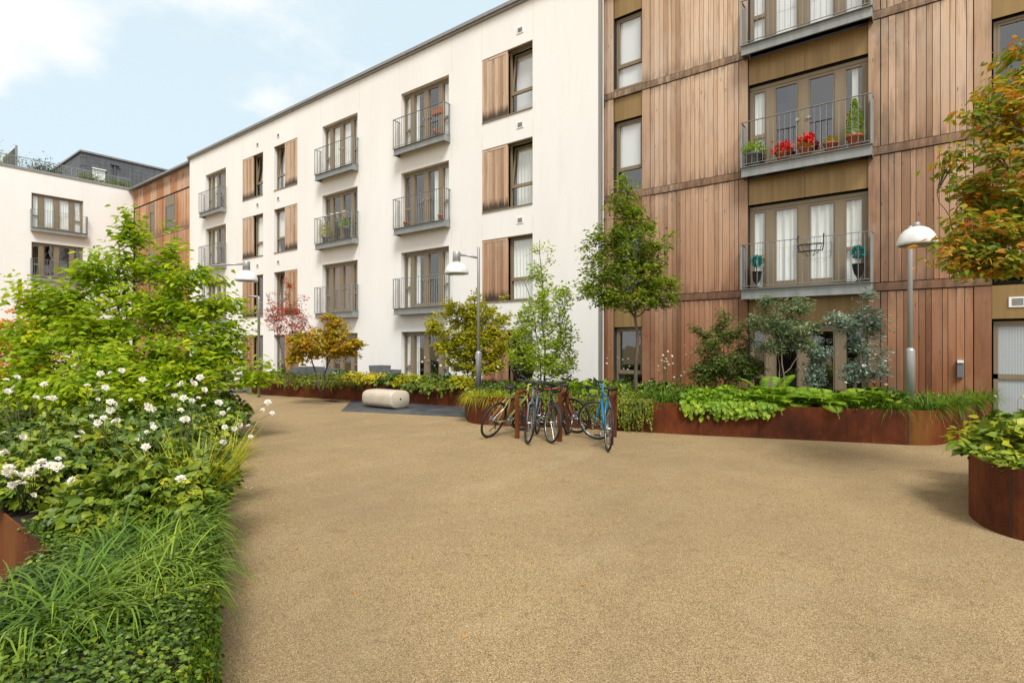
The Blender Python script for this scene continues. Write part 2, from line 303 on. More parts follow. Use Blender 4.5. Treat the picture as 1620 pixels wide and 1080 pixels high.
def blades(name, B, A, Ln, Wd, material, parent, up=1.2, droop=1.0, seg=5):
    """arching grass blades: B base points, A azimuth"""
    n = len(B); a = np.stack([np.cos(A), np.sin(A), np.zeros(n)], 1); s = np.stack([-np.sin(A), np.cos(A), np.zeros(n)], 1)
    Ln = np.broadcast_to(Ln, (n,))[:,None]; Wd = np.broadcast_to(Wd, (n,))[:,None]; u = (up*RNG.uniform(.6,1.3,n))[:,None]; dr = (droop*RNG.uniform(.6,1.4,n))[:,None]
    rows = []
    for i in range(seg+1):
        t = i/seg; c = B + a*Ln*(t*.75) + np.array([[0,0,1.]])*Ln*(u*t*.8 - dr*t*t*.75); w = Wd*(1-t**2.2)*.5 + .0006
        rows += [c - s*w, c + s*w]
    V = np.stack(rows, 1).reshape(-1,3); k = (np.arange(n)*2*(seg+1))[:,None]
    Q = np.concatenate([k + np.array([[2*i,2*i+1,2*i+3,2*i+2]]) for i in range(seg)], 0)
    return fast_mesh(name, V, Q, material, parent)
def bez(a, c, b, n):
    t = np.linspace(0,1,n)[:,None]; return (1-t)**2*a + 2*t*(1-t)*c + t*t*b
def tubes_np(mb, curve, r0, r1, n=5):
    k = len(curve); mb.tube([Vector(p) for p in curve], [r0+(r1-r0)*i/(k-1) for i in range(k)], n, cap=False)

def woody(name, label, cat, px, z, base_h, blobs, leafmat, bark='bark', ntwig=200, per=28, leaf=(.08,.04), stems=1, stem_top=None, trunk_r=.03,
          fork=.3, horiz=.6, droop=.35, twig_len=.5, seed=1, group=None, prim=12, base=None, clear=0, spread=.12, thr=.35):
    """blobs: (px, py, rx_px, ry_px, depth offset) describing where the crown has foliage"""
    global RNG
    RNG = np.random.default_rng(seed); rnd = random.Random(seed)
    b = at(px, z, base_h) if base is None else Vector(base)
    t = thing(name, label, cat, b, 0, group); bl = []
    for q in blobs:
        qx, qy, rx, ry = q[:4]; dz = q[4] if len(q) > 4 else 0
        c = at(qx, z+dz, hz(qy, z+dz)) - b; bl.append((np.array(c), rx*(z+dz)/F, ry*(z+dz)/F))
    wts = np.array([q[1]**1.6*q[2] for q in bl]); wts /= wts.sum()
    def tip():
        c, rx, rz = bl[RNG.choice(len(bl), p=wts)]; d = RNG.normal(size=3); d /= np.linalg.norm(d); r = RNG.uniform(.25,1)**.55
        return c + d*r*np.array([rx, rx*.85, rz])
    top = max(q[0][2]+q[2]*.8 for q in bl) if stem_top is None else stem_top
    topc = max(bl, key=lambda q: q[0][2])[0]
    wood = MB(); skel = []; skr = []
    for s in range(stems):
        a = rnd.uniform(0, 6.28); off = np.array([math.cos(a), math.sin(a), 0])*spread*(stems > 1)
        e = np.array([topc[0]*.9, topc[1]*.9, 0])*(.9 if s == 0 else rnd.uniform(.1,.6)) + off*5*(s > 0); e[2] = top*(1 if s == 0 else rnd.uniform(.6,.9))
        cpt = np.array([off[0]*2, off[1]*2, top*.5]); cv = bez(off*.5, cpt, e, 12); cv[1:-1,:2] += RNG.normal(size=(10,2))*.02
        r0 = trunk_r*(1 if s == 0 else .75); tubes_np(wood, cv, r0, .006, 8)
        skel += [p for p in cv if p[2] > clear]; skr += [r0*(1-i/12)+.004 for i, p in enumerate(cv) if p[2] > clear]
    tips = [tip() for _ in range(prim)]
    for e in tips:
        sk = np.array(skel); d = e - sk; hd = np.linalg.norm(d[:,:2], axis=1); cost = np.linalg.norm(d, axis=1) + 3*np.clip(sk[:,2]-e[2]+hd*fork, 0, 9)
        j = int(np.argmin(cost)); a = sk[j]; c = (a+e)/2 + np.array([0,0,np.linalg.norm(e-a)*.12*(1 if horiz > .5 else -1)])
        cv = bez(a, c, e, 8); cv[1:-1] += RNG.normal(size=(6,3))*.015; tubes_np(wood, cv, max(.006, min(skr[j]*.7, .02)), .003, 5)
        skel += list(cv[2:]); skr += [.007]*6
    sk = np.array(skel); LP, LD, LN = [], [], []
    for _ in range(ntwig):
        e = tip(); d = e - sk; cost = np.linalg.norm(d, axis=1) + 1.5*np.clip(sk[:,2]-e[2], 0, 9); j = int(np.argmin(cost)); a = sk[j]; ln = np.linalg.norm(e-a)
        if ln > twig_len*2.5: a = a + (e-a)*.15
        dirv = (e-a)/(ln+1e-6); dirv[2] *= (1-horiz); e2 = a + dirv*ln + np.array([0,0,(e-a)[2]*horiz]); e2 = e
        c = (a+e2)/2 + np.array([0,0,ln*.18]); cv = bez(a, c, e2, 6); tubes_np(wood, cv, .004, .0015, 3)
        tt = RNG.uniform(max(thr, 1-twig_len/(ln+1e-6)*1.3) if ln > 0 else thr, 1, per); tt = np.clip(tt, 0, 1)[:,None]
        P = (1-tt)**2*a + 2*tt*(1-tt)*c + tt*tt*e2; T = unit(2*(1-tt)*(c-a) + 2*tt*(e2-c))
        side = unit(np.cross(T, [[0,0,1.]])) * RNG.choice([-1,1], per)[:,None]
        D = T*RNG.uniform(.2,.9,(per,1)) + side*RNG.uniform(.5,1.1,(per,1)) + RNG.normal(size=(per,3))*.25; D[:,2] = D[:,2]*(1-horiz) - droop*RNG.uniform(.2,1.3,per)
        spr = leaf[0]*.8; P = P + RNG.normal(size=(per,3))*spr*np.array([1,1,1.05-.75*horiz])
        LP.append(P); LD.append(D); LN.append(np.array([[0,0,1.]]) + RNG.normal(size=(per,3))*.6)
    LP, LD, LN = map(np.concatenate, (LP, LD, LN)); n = len(LP); sz = RNG.uniform(.65,1.2,n)
    wood.build('trunk', M[bark], t, True)
    leaves('crown', LP, LD, LN, leaf[0]*sz, leaf[1]*sz, LF[leafmat], t)
    return t

# ---------------------------------------------------------------- ground
g = MB(); g.add([(-400,-400,0),(400,-400,0),(400,400,0),(-400,400,0)], [(0,1,2,3)]); struct(g.build('ground', M['ground']))
A_FRONT = [at(396,870*1.6/(623-Y0)), gr(549,632.8), gr(660,638.6), gr(735,643)]
def slab(name, pts, h, m):
    b = MB(); n = len(pts); b.add([(p[0],p[1],h) for p in pts] + [(p[0],p[1],-.05) for p in pts], [tuple(range(n))] + [(i,i+n,(i+1)%n+n,(i+1)%n) for i in range(n)]); return b.build(name, m)
p1, p2, p3, p4 = gr(539,650.3), gr(552,633), gr(735,643.4), gr(736,659.5)
struct(slab('slate_paving', [p1, p4 + Vector((.4,.1,0)), p3 + Vector((.2,.25,0)), p2 + Vector((0,.1,0))], .004, M['slab']))
fp = at(372, 19.5); struct(slab('far_slate_paving', [fp+Vector((-2,-.8,0)), fp+Vector((1.2,-.8,0)), fp+Vector((1.5,.8,0)), fp+Vector((-2,.8,0))], .004, M['slab']))
tp = MB(); tp.box(-34.4, -.4, 12.6, 13.97, -.05, .02); struct(tp.build('terrace_paving', M['slab']))

# ---------------------------------------------------------------- facade builder
def wall_with_openings(x0, x1, z0, z1, ops, y=0., depth=.22, thick=.35):
    xs = sorted({x0, x1, *[o[0] for o in ops], *[o[1] for o in ops]}); zs = sorted({z0, z1, *[o[2] for o in ops], *[o[3] for o in ops]})
    b = MB(); ins = lambda x, z: any(o[0] < x < o[1] and o[2] < z < o[3] for o in ops)
    for i in range(len(xs)-1):
        for j in range(len(zs)-1):
            if not ins((xs[i]+xs[i+1])/2, (zs[j]+zs[j+1])/2):
                a, c, d, e = xs[i], xs[i+1], zs[j], zs[j+1]
                b.add([(a,y,d),(c,y,d),(c,y,e),(a,y,e)], [(0,1,2,3)]); b.add([(a,y+thick,d),(c,y+thick,d),(c,y+thick,e),(a,y+thick,e)], [(3,2,1,0)])
    for o in ops:
        a, c, d, e = o[:4]; y2 = y+thick
        b.add([(a,y,d),(a,y2,d),(a,y2,e),(a,y,e)], [(3,2,1,0)]); b.add([(c,y,d),(c,y2,d),(c,y2,e),(c,y,e)], [(0,1,2,3)])
        b.add([(a,y,e),(c,y,e),(c,y2,e),(a,y2,e)], [(0,3,2,1)]); b.add([(a,y,d),(c,y,d),(c,y2,d),(a,y2,d)], [(0,1,2,3)])
    y2 = y+thick
    b.add([(x0,y,z0),(x0,y2,z0),(x0,y2,z1),(x0,y,z1)], [(0,1,2,3)]); b.add([(x1,y,z0),(x1,y2,z0),(x1,y2,z1),(x1,y,z1)], [(3,2,1,0)]); b.add([(x0,y,z1),(x1,y,z1),(x1,y2,z1),(x0,y2,z1)], [(0,1,2,3)])
    return b
def wavy(x0, x1, z0, z1, y, seed, amp=.025):
    b = MB(); n = max(8, int((x1-x0)/.02)); r = random.Random(seed); ph = r.uniform(0,6); fr = r.uniform(38,55)
    vs = []
    for i in range(n+1):
        x = x0+(x1-x0)*i/n; yy = y + amp*math.sin(fr*(x-x0)+ph+1.2*math.sin(5*x)); vs += [(x,yy,z0),(x,yy,z1)]
    b.add(vs, [(2*i,2*i+2,2*i+3,2*i+1) for i in range(n)]); return b
DOORS = [(0,.09),(.34,.60),(1.06,1.34),(1.82,2.08),(2.38,2.5)]
def french(par, x0, x1, z0, z1, y, look='dark', seed=0, glass='glass'):
    w = x1-x0; k = w/2.5; b = MB(); gl = MB(); ms = [(a*k+x0, c*k+x0) for a, c in DOORS]
    for i, (a, c) in enumerate(ms):
        b.box(a, c, y, y+.07, z0, z1-.08)
        if i in (1,2,3): m_ = (a+c)/2; b.box(m_-.004, m_+.004, y-.004, y-.001, z0, z1-.1); b.box(a+.035, c-.035, y-.018, y-.0005, z0+.02, z1-.12)
    b.box(x0, x1, y-.012, y+.07, z1-.08, z1)
    for i in range(4):
        a, c = ms[i][1], ms[i+1][0]; zb = z0+(.18 if i in (1,2) else .06)
        b.box(a, c, y+.005, y+.06, z0, zb); b.box(a, c, y+.005, y+.06, z1-.15, z1-.08)
        if i in (0,3): b.box(a, c, y-.004, y+.06, z0+.76, z0+.85)
        gl.add([(a,y+.035,zb),(c,y+.035,zb),(c,y+.035,z1-.15),(a,y+.035,z1-.15)], [(0,1,2,3)])
    d = b.build('french_door', M['frame'], par); gl.build('pane', M[glass], d)
    h = MB(); xm = x0+1.2*k
    for q in (xm-.12, xm+.12): h.box(q-.05, q+.05, y-.055, y-.04, z0+1.0, z0+1.02); h.box(q-.01, q+.01, y-.05, y, z0+.97, z0+1.05)
    h.build('handle', M['steel'], d)
    if look == 'curtain': wavy(x0+.05, x1-.05, z0+.03, z1-.12, y+.1, seed).build('curtain', M['curtain'], d, True)
    elif look == 'side': wavy(x0+.05, x0+.75, z0+.03, z1-.12, y+.1, seed).build('curtain', M['curtain'], d, True); wavy(x1-.7, x1-.1, z0+.03, z1-.12, y+.11, seed+1).build('curtain', M['curtain'], d, True)
    elif look == 'blind': q = MB(); q.box(x0+.05, x1-.05, y+.08, y+.09, z0+.02, z1-.1); q.build('blind', M['blind'], d)
    elif look == 'brown': wavy(x0+.05, x1-.05, z0+.03, z1-.12, y+.1, seed).build('curtain', M['band'], d, True)
    elif look == 'edge': wavy(x0+.1, x0+.36, z0+.5, z1-.12, y+.1, seed, .012).build('curtain', M['curtain'], d, True); wavy(x1-.32, x1-.2, z0+.03, z1-.12, y+.11, seed+1, .012).build('curtain', M['curtain'], d, True)
    elif look == 'right': wavy(x0+1.5, x1-.1, z0+.03, z1-.12, y+.1, seed).build('curtain', M['curtain'], d, True)
    return d
def window(par, x0, x1, z0, z1, y, look='dark', tilt=0, seed=0, tr=.66, glassmat='glass'):
    b = MB(); f = .05; zt = z0+tr
    b.box(x0, x0+f, y, y+.07, z0, z1); b.box(x1-f, x1, y, y+.07, z0, z1); b.box(x0+f, x1-f, y, y+.07, z0, z0+f); b.box(x0+f, x1-f, y, y+.07, z1-f, z1); b.box(x0+f, x1-f, y-.005, y+.068, zt-.03, zt+.03)
    d = b.build('window', M['frame'], par)
    gl = MB(); gl.add([(x0+f,y+.035,z0+f),(x1-f,y+.035,z0+f),(x1-f,y+.035,zt-.03),(x0+f,y+.035,zt-.03)], [(0,1,2,3)]); gl.build('pane', M[glassmat], d)
    s = MB(); a, c, lo, hi = 0, x1-x0-2*f-.01, 0, z1-f-zt-.04; g2 = .045
    s.box(a, a+g2, 0, .05, lo, hi); s.box(c-g2, c, 0, .05, lo, hi); s.box(a+g2, c-g2, 0, .05, lo, lo+g2); s.box(a+g2, c-g2, 0, .05, hi-g2, hi)
    o = s.build('sash', M['frame'], d); o.location = (x0+f+.005, y+.004, zt+.032); o.rotation_euler = (R(-tilt), 0, 0)
    gl = MB(); gl.add([(a+g2,.025,lo+g2),(c-g2,.025,lo+g2),(c-g2,.025,hi-g2),(a+g2,.025,hi-g2)], [(0,1,2,3)])
    gp = gl.build('upper_pane', M[glassmat], d); gp.location = o.location; gp.rotation_euler = o.rotation_euler
    yo = .085 if not tilt else .3
    if look == 'curtain': wavy(x0+.04, x1-.04, z0+.03, z1-.06, y+yo, seed).build('curtain', M['curtain'], d, True)
    elif look == 'blind': q = MB(); q.box(x0+.04, x1-.04, y+yo, y+yo+.01, z0+.02, z1-.06); q.build('blind', M['blind'], d)
    elif look == 'half': q = MB(); q.box(x0+.04, x1-.04, y+yo, y+yo+.01, zt, z1-.06); q.build('blind', M['blind'], d)
    return d
def boards(x0, x1, z0, z1, y, w=.14, th=.02, gap=.007, seed=0):
    b = MB(); n = max(1, round((x1-x0)/w)); r = random.Random(seed); cuts = [x0]; 
    for i in range(1, n): cuts.append(x0+(x1-x0)*(i+r.uniform(-.22,.22))/n)
    cuts.append(x1)
    for a, c in zip(cuts, cuts[1:]):
        yo = r.uniform(0,.006); b.box(a+gap/2, c-gap/2, y-th-yo, y, z0+r.uniform(0,.004), z1)
    return b
def shutter(par, x0, x1, z0, z1, y, seed=0):
    b = boards(.07, x1-x0-.07, .07, z1-z0-.07, 0, .12, .025, .008, seed)
    w, h = x1-x0, z1-z0
    b.box(0,.07,-.04,0,0,h); b.box(w-.07,w,-.04,0,0,h); b.box(.07,w-.07,-.036,0,0,.07); b.box(.07,w-.07,-.036,0,h-.07,h)
    o = b.build('shutter', M['shutter'], par); o.location = (x0, y, z0)
    bk = MB(); bk.box(0,w,.001,.03,0,h); bk.build('shutter_backing', M['band'], o); return o
def balcony(par, x0, x1, zt, y=0., proj=.3, nb=22, glassy=False):
    f = y-proj; b = MB()                       # galvanised channel: web plus two flanges
    b.box(x0, x1, f, f+.008, zt-.24, zt-.012); b.box(x0-.01, x1+.01, f-.055, y, zt-.012, zt); b.box(x0, x1, f-.05, f, zt-.25, zt-.24)
    b.box(x0, x0+.008, f+.008, y, zt-.24, zt-.012); b.box(x1-.008, x1, f+.008, y, zt-.24, zt-.012)
    d = b.build('balcony', M['galv'], par)
    r = MB(); xa, xb = x0+.01, x1-.01; ht = 1.1
    r.box(xa-.02, xb+.02, f-.045, f-.005, zt+ht-.012, zt+ht)
    r.box(xa, xb, f-.035, f-.01, zt+.06, zt+.07)
    for x in (xa, xb):
        r.box(x-.02, x+.02, f-.035, f-.02, zt, zt+ht-.012); r.box(x-.02, x+.02, y-.05, y-.035, zt, zt+ht-.012); r.box(x-.02, x+.02, f-.005, y, zt+ht-.012, zt+ht); r.box(x-.008, x+.008, f-.01, y, zt+.06, zt+.07)
        for q in (.34,.68): r.box(x-.006, x+.006, f+proj*q-.006, f+proj*q+.006, zt+.07, zt+ht-.012)
    for i in range(1, nb+1):
        x = xa+(xb-xa)*i/(nb+1); r.box(x-.0045, x+.0045, f-.029, f-.017, zt+.07, zt+ht-.012)
    r.build('railing', M['galv'], d); return d
def vent(par, x, z, y=0.):
    b = MB(); b.box(x-.13, x+.13, y-.02, y-.001, z-.1, z+.1); d = b.build('vent', M['white'], par)
    s = MB()
    for i in range(4): s.box(x-.085, x+.085, y-.026, y-.0205, z-.062+i*.036, z-.044+i*.036)
    s.build('slot', M['black'], d)

# ---------------------------------------------------------------- white building
DW = 13.975
wb = thing('white_building', 'long white rendered apartment building with larch shutters and juliet balconies', 'building', (0, DW, 0))
ops = []
FL = [(-.05,2.11),(2.98,5.10),(5.96,8.11),(8.94,11.12)]
WF = [(.12,2.11),(3.01,5.10),(6.0,8.11),(8.99,11.12)]
dcols = [('A',-16.06,-13.55),('C',-21.2,-18.72),('F',-32.45,-30.05)]
wcols = [('B',-12.0,-9.94,'l'),('D',-25.17,-23.15,'r'),('E',-28.23,-26.2,'l')]
for n_, a, c in dcols: ops += [(a,c,*q) for q in FL]
for n_, a, c, s_ in wcols: ops += [(a,c,*q) for q in WF]
wall_with_openings(-34.5, -7.65, -.1, 12.4, ops, 0).build('wall', M['render'], wb)
cp = MB(); cp.box(-34.55, -7.6, -.09, .5, 12.4, 12.47); cp.box(-34.55, -7.6, -.14, .55, 12.47, 12.58); cp.build('coping', M['coping'], wb)
rf = MB(); rf.box(-34.5, -7.66, .56, 12, 12.2, 12.3); rf.build('roof', M['coping'], wb)
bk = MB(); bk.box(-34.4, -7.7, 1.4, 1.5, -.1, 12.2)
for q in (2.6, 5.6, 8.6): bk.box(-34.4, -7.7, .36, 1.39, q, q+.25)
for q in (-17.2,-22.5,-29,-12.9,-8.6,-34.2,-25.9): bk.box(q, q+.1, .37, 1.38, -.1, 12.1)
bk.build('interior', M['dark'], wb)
dl = {('A',0):'side',('A',1):'side',('A',2):'right',('A',3):'side',('C',0):'dark',('C',1):'brown',('C',2):'dark',('C',3):'curtain',('F',1):'curtain',('F',2):'side',('F',3):'side',('F',0):'dark'}
for n_, a, c in dcols:
    for k, (lo, hi) in enumerate(FL):
        french(wb, a, c, max(lo,.0), hi, .17, dl[(n_,k)], k*7+ord(n_))
        if k: balcony(wb, a-.07, c+.07, lo+.01)
wl = {('B',3):('blind',7),('B',2):('curtain',7),('B',1):('curtain',0),('D',3):('curtain',7),('D',2):('half',0),('D',1):('curtain',6),('E',3):('curtain',6),('E',2):('curtain',0)}
for n_, a, c, s_ in wcols:
    for k, (lo, hi) in enumerate(WF):
        m_ = a+1.07 if s_ == 'l' else c-1.05
        look, tl = wl.get((n_,k), ('dark',0))
        if s_ == 'l': shutter(wb, a+.005, m_, lo+.035, hi-.03, .03, k*11+ord(n_)); window(wb, m_+.01, c-.01, lo+.04, hi-.02, .14, look, tl, k)
        else: shutter(wb, m_, c-.005, lo+.035, hi-.03, .03, k*11+ord(n_)); window(wb, a+.01, m_-.01, lo+.04, hi-.02, .14, look, tl, k)
        sb = MB(); sb.box(a+.001, c-.001, -.03, .21, lo+.002, lo+.035); sb.build('sill', M['frame'], wb); sb = MB(); sb.box(a+.001, c-.001, -.012, .135, hi-.03, hi-.002); sb.build('lintel_trim', M['frame'], wb)
    for k in (1,2,3): vent(wb, {'B':-10.42,'D':-24.77,'E':-26.7}[n_], (5.56,8.58,11.58)[k-1])
for jx in (-16.18,-13.42,-21.32,-18.6,-12.02,-9.92,-25.19,-28.25,-32.56,-29.9):
    for lo, hi in ((2.3,2.68),(5.15,5.65),(8.15,8.66),(11.2,12.38)):
        q = MB(); q.box(jx-.004, jx+.004, -.0015, .0, lo, hi); q.build('movement_joint', M['frame_stain'], wb)
dp = MB(); dp.box(-7.64, -7.56, .02, .12, 0, 12.4); dp.build('edge_trim', M['coping'], wb)

# ---------------------------------------------------------------- timber building
DT = 14.53
tb = thing('timber_clad_building', 'larch clad building with bronze panels and galvanised balconies full of pots', 'building', (0, DT, 0))
BZ = [2.79, 5.78, 8.77, 11.76]
bw = MB(); bw.box(-7.8, -7.43, .03, .4, -.1, 13); bw.box(-6.54, -3.71, .03, .4, -.1, 13); bw.box(-1.18, .9, .03, .4, -.1, 13); bw.box(1.95, 6, .03, .4, -.1, 13)
for x0, x1 in ((-7.43,-6.54),(-3.71,-1.18),(.9,1.95)):
    for k, zt in enumerate([0]+BZ): bw.box(x0, x1, .2, .4, zt-.7 if k else -.1, zt+.12 if k else .02)
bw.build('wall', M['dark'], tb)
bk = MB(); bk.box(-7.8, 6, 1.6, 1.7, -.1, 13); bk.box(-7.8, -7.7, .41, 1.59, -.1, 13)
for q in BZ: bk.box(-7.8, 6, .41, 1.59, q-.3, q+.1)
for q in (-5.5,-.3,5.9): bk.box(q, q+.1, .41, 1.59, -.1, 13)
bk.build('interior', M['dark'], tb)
segs = [(-7.74,-7.43),(-6.54,-6.3),(-6.3,-3.93),(-3.93,-3.71),(-1.18,-.95),(-.95,.62),(.62,.9),(1.95,2.2),(2.2,4.5)]
lv = [(-.05,2.79),(2.98,5.78),(5.97,8.77),(8.96,11.76)]
for k, (lo, hi) in enumerate(lv):
    for i, (a, c) in enumerate(segs):
        wide = (c-a) > .5
        b = boards(a+.006, c-.006, lo+.008, hi-.008, 0, .125, .022, .01, i*5+k) if wide else boards(a+.004, c-.004, lo+.008, hi-.008, 0, c-a if i else .1, .03, .006, i*5+k)
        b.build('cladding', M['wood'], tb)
for z in BZ:
    for a, c in ((-7.74,-7.49),(-7.47,-6.54),(-6.53,-3.73),(-1.16,.9),(1.95,4.5)):
        b = MB(); b.box(a, c, -.045, .02, z+.012, z+.182); b.build('band', M['band'], tb)
        if c-a > 1.5:
            bo = MB()
            for x in (a+.05, c-.05):
                for q in (.05,.145): bo.lathe([(.009,0),(.009,.006)], m=Matrix.Translation((x,-.045,z+q)) @ Matrix.Rotation(R(90),4,'X'), n=8)
            bo.build('bolt', M['steel'], tb)
hd = [2.10, 5.08, 8.08, 11.1]
for k in range(4):
    for x0, x1, j in ((-7.43,-6.54,0),(.9,1.95,1)):
        lo = [.15, 3.03, 6.03, 9.04][k]; 
        if j and k == 0:
            b = MB(); b.box(x0+.03, x1, .12, .19, .93, 1.03); b.box(x0+.03, x0+.1, .12, .19, .05, 2.08); b.box(x0+.1, x1-.07, .12, .19, .05, .15); b.box(x0+.1, x1-.07, .12, .19, 2.0, 2.08); b.box(x1-.07, x1, .12, .19, .05, 2.08)
            d = b.build('window', M['frame'], tb); q = MB(); q.box(x0+.1, x1-.07, .155, .16, .15, .93); q.box(x0+.1, x1-.07, .155, .16, 1.03, 2.0); q.build('patterned_pane', M['pattern'], d)
        else:
            look = {(0,3):'blind',(0,2):'half',(0,1):'dark',(0,0):'dark',(1,2):'dark',(1,1):'curtain'}.get((j,k),'dark')
            window(tb, x0+.03, x1-.01, lo, hd[k], .12, look, 0, k)
        b = MB(); b.box(x0+.002, x1-.002, .03, .05, hd[k]+.03, BZ[k]-.0); b.build('spandrel_panel', M['spandrel'], tb)
        b = MB(); b.box(x0, x1, -.01, .2, lo-.06, lo-.005); b.build('sill', M['frame'], tb)
    x0, x1 = -3.71, -1.18
    b = MB(); b.box(x0+.002, (x0+x1)/2-.004, .03, .05, hd[k]+.03, BZ[k]-.02); b.box((x0+x1)/2+.004, x1-.002, .03, .05, hd[k]+.03, BZ[k]-.02); b.build('spandrel_panel', M['spandrel'], tb)
    french(tb, x0+.01, x1-.01, [.02,3.0,6.0,9.0][k], hd[k]-.02, .13, ['dark','curtain','edge','blind'][k], k+3)
    if k: balcony(tb, x0-.08, x1+.1, [0,2.98,5.97,8.96][k], -.03, .3, 21)
vent(tb, 1.28, 2.45, .028)
eb = MB(); eb.box(.36, .46, -.1, -.031, .95, 1.24); e_ = eb.build('meter_box', M['greypot'], tb); eb = MB(); eb.box(.36,.46,-.12,-.031,1.245,1.3); eb.build('cover', M['white'], e_)
# far timber wing of the courtyard corner
fw = thing('far_timber_wing', 'small orange timber clad wing between the two white buildings', 'building', (0, 14.3, 0))
fb = MB(); fb.box(-44.3, -34.6, .05, .6, -.1, 12.3); fb.build('wall', M['dark'], fw)
for k, (lo, hi) in enumerate([(-.05,2.75),(2.9,5.75),(5.9,8.6),(8.78,11.0),(11.1,12.3)]):
    for i, (a, c) in enumerate([(-44.2,-42.4),(-42.38,-40.2),(-40.18,-38),(-37.98,-34.6)]):
        boards(a, c, lo, hi, 0, .16 if k < 4 else 1.1, .025, .01, i+9*k).build('cladding', M['farwood'], fw)
for z in (2.75,5.75,8.62): q = MB(); q.box(-44.2,-34.6,-.04,.0,z,z+.14); q.build('band', M['band'], fw)
for x0, x1 in ((-41.2,-40.5),(-38.7,-37.3)):
    for lo, hi in ((8.75,10.95),(5.8,8.0),(2.9,5.0)):
        q = MB(); q.box(x0, x0+.06, -.07, -.028, lo, hi); q.box(x1-.06, x1, -.07, -.028, lo, hi); q.box(x0+.06, x1-.06, -.07, -.028, hi-.6, hi); q.box(x0+.06,x1-.06,-.07,-.028,lo,lo+.06); q.box(x0+.06,x1-.06,-.065,-.028,lo+.65,lo+.7)
        d = q.build('window', M['frame'], fw); q = MB(); q.box(x0+.06, x1-.06, -.045, -.04, lo+.06, hi-.6); q.build('pane', M['glass_dull'], d)
q = MB(); q.add([(-44.3,-.35,12.3),(-34.6,-.35,12.3),(-34.6,3.5,13.6),(-44.3,3.5,13.6),(-44.3,-.35,12.42),(-34.6,-.35,12.42),(-34.6,3.5,13.72),(-44.3,3.5,13.72)], [(0,3,2,1),(4,5,6,7),(0,1,5,4),(1,2,6,5),(2,3,7,6),(3,0,4,7)]); rfo = q.build('roof', M['coping'], fw)
sm = Matrix.Translation((-37.5,.9,12.86)) @ Matrix.Rotation(math.atan2(1.3,3.85),4,'X')
q = MB(); q.box(-.55,.55,-.6,.6,0,.1,sm); q.build('skylight', M['glass_dull'], rfo)

# ---------------------------------------------------------------- left white building
XL = -44.25
lb = thing('left_white_building', 'white rendered block at the left end with a planted roof terrace', 'building', (XL, 0, 0), R(90))
ops = []
lw = [(8.83,11.44)]
for x0, x1 in lw: ops += [(x0,x1,lo,hi) for lo, hi in ((2.85,5.0),(5.85,8.01),(8.87,11.04))]
wall_with_openings(-12, 14.32, -.1, 12.35, ops, 0).build('wall', M['render'], lb)
q = MB(); q.box(-12, 14.35, -.05, .6, 12.35, 12.5); q.build('coping', M['coping'], lb)
q = MB(); q.box(-12, 26, .61, 16, 12.1, 12.2); q.build('roof', M['slab'], lb)
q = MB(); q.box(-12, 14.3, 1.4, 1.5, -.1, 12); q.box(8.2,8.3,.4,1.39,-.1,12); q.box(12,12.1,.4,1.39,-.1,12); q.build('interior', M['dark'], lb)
for x0, x1, lo, hi in ops:
    french(lb, x0, x1, lo, hi, .15, {2.85:'dark',5.85:'dark',8.87:'curtain'}[lo], int(lo)); balcony(lb, x0-.05, x1+.15, lo+.02)
r = MB(); r.box(-12, 14.2, .28, .31, 13.15, 13.19)
for i in range(0, 175): 
    y = -2+i*.092; r.box(y-.006 if i % 14 else y-.02, y+.006 if i % 14 else y+.02, .288, .302, 12.5, 13.15)
r.build('roof_railing', M['galv'], lb)
ph = thing('slate_penthouse', 'dark slate clad penthouse with flat roof set back on the roof terrace', 'building', (-46.4, 11.9, 12.2), R(90))
q = MB(); q.box(0, 14, 0, 9, 0, 2.65); q.build('wall', M['slate'], ph)
q = MB(); rr = random.Random(3)
for j in range(9):
    for i in range(26):
        a = i*.55+(j % 2)*.27; c = min(a+.54, 14); yo = rr.uniform(.0,.008)
        if a < 14: q.box(a, c, -.02-yo, -.002, .02+j*.29, .3+j*.29)
    for i in range(16): a = i*.55+(j % 2)*.27; q.box(-.02-rr.uniform(0,.008), -.002, a, min(a+.54,9), .02+j*.29, .3+j*.29)
q.build('slate_cladding', M['slate'], ph)
q = MB(); q.box(-.12, 14, -.12, 9, 2.66, 2.78); q.build('roof', M['coping'], ph)
q = MB(); q.box(.6, .67, -.06, -.024, .4, 1.65); q.box(1.26, 1.33, -.06, -.024, .4, 1.65); q.box(.67,1.26,-.06,-.024,1.57,1.65); q.box(.67,1.26,-.06,-.024,.4,.48); q.box(.56,1.38,-.15,-.061,1.66,1.73); d = q.build('window', M['white'], ph)
q = MB(); q.box(.67,1.26,-.045,-.04,.48,1.57); q.build('pane', M['blind'], d)
q = MB(); q.box(1.85,1.93,-.14,-.03,0,2.2); q.box(1.65,2.15,-.2,-.03,2.2,2.3); q.build('downpipe', M['slate'], ph)
sc = thing('terrace_screen', 'tall slatted dark screen with climbing plant at the left of the roof terrace', 'fence', (-44.6, 8.15, 12.5), R(90))
q = MB(); q.box(0,.1,0,.1,0,1.35); q.box(0,.1,3.4,3.5,0,1.35)
q.build('post', M['galv'], sc); q = MB()
for i in range(12): q.box(.02,.06,.1,3.4,.1+i*.1,.16+i*.1)
q.build('slat', M['slate'], sc)

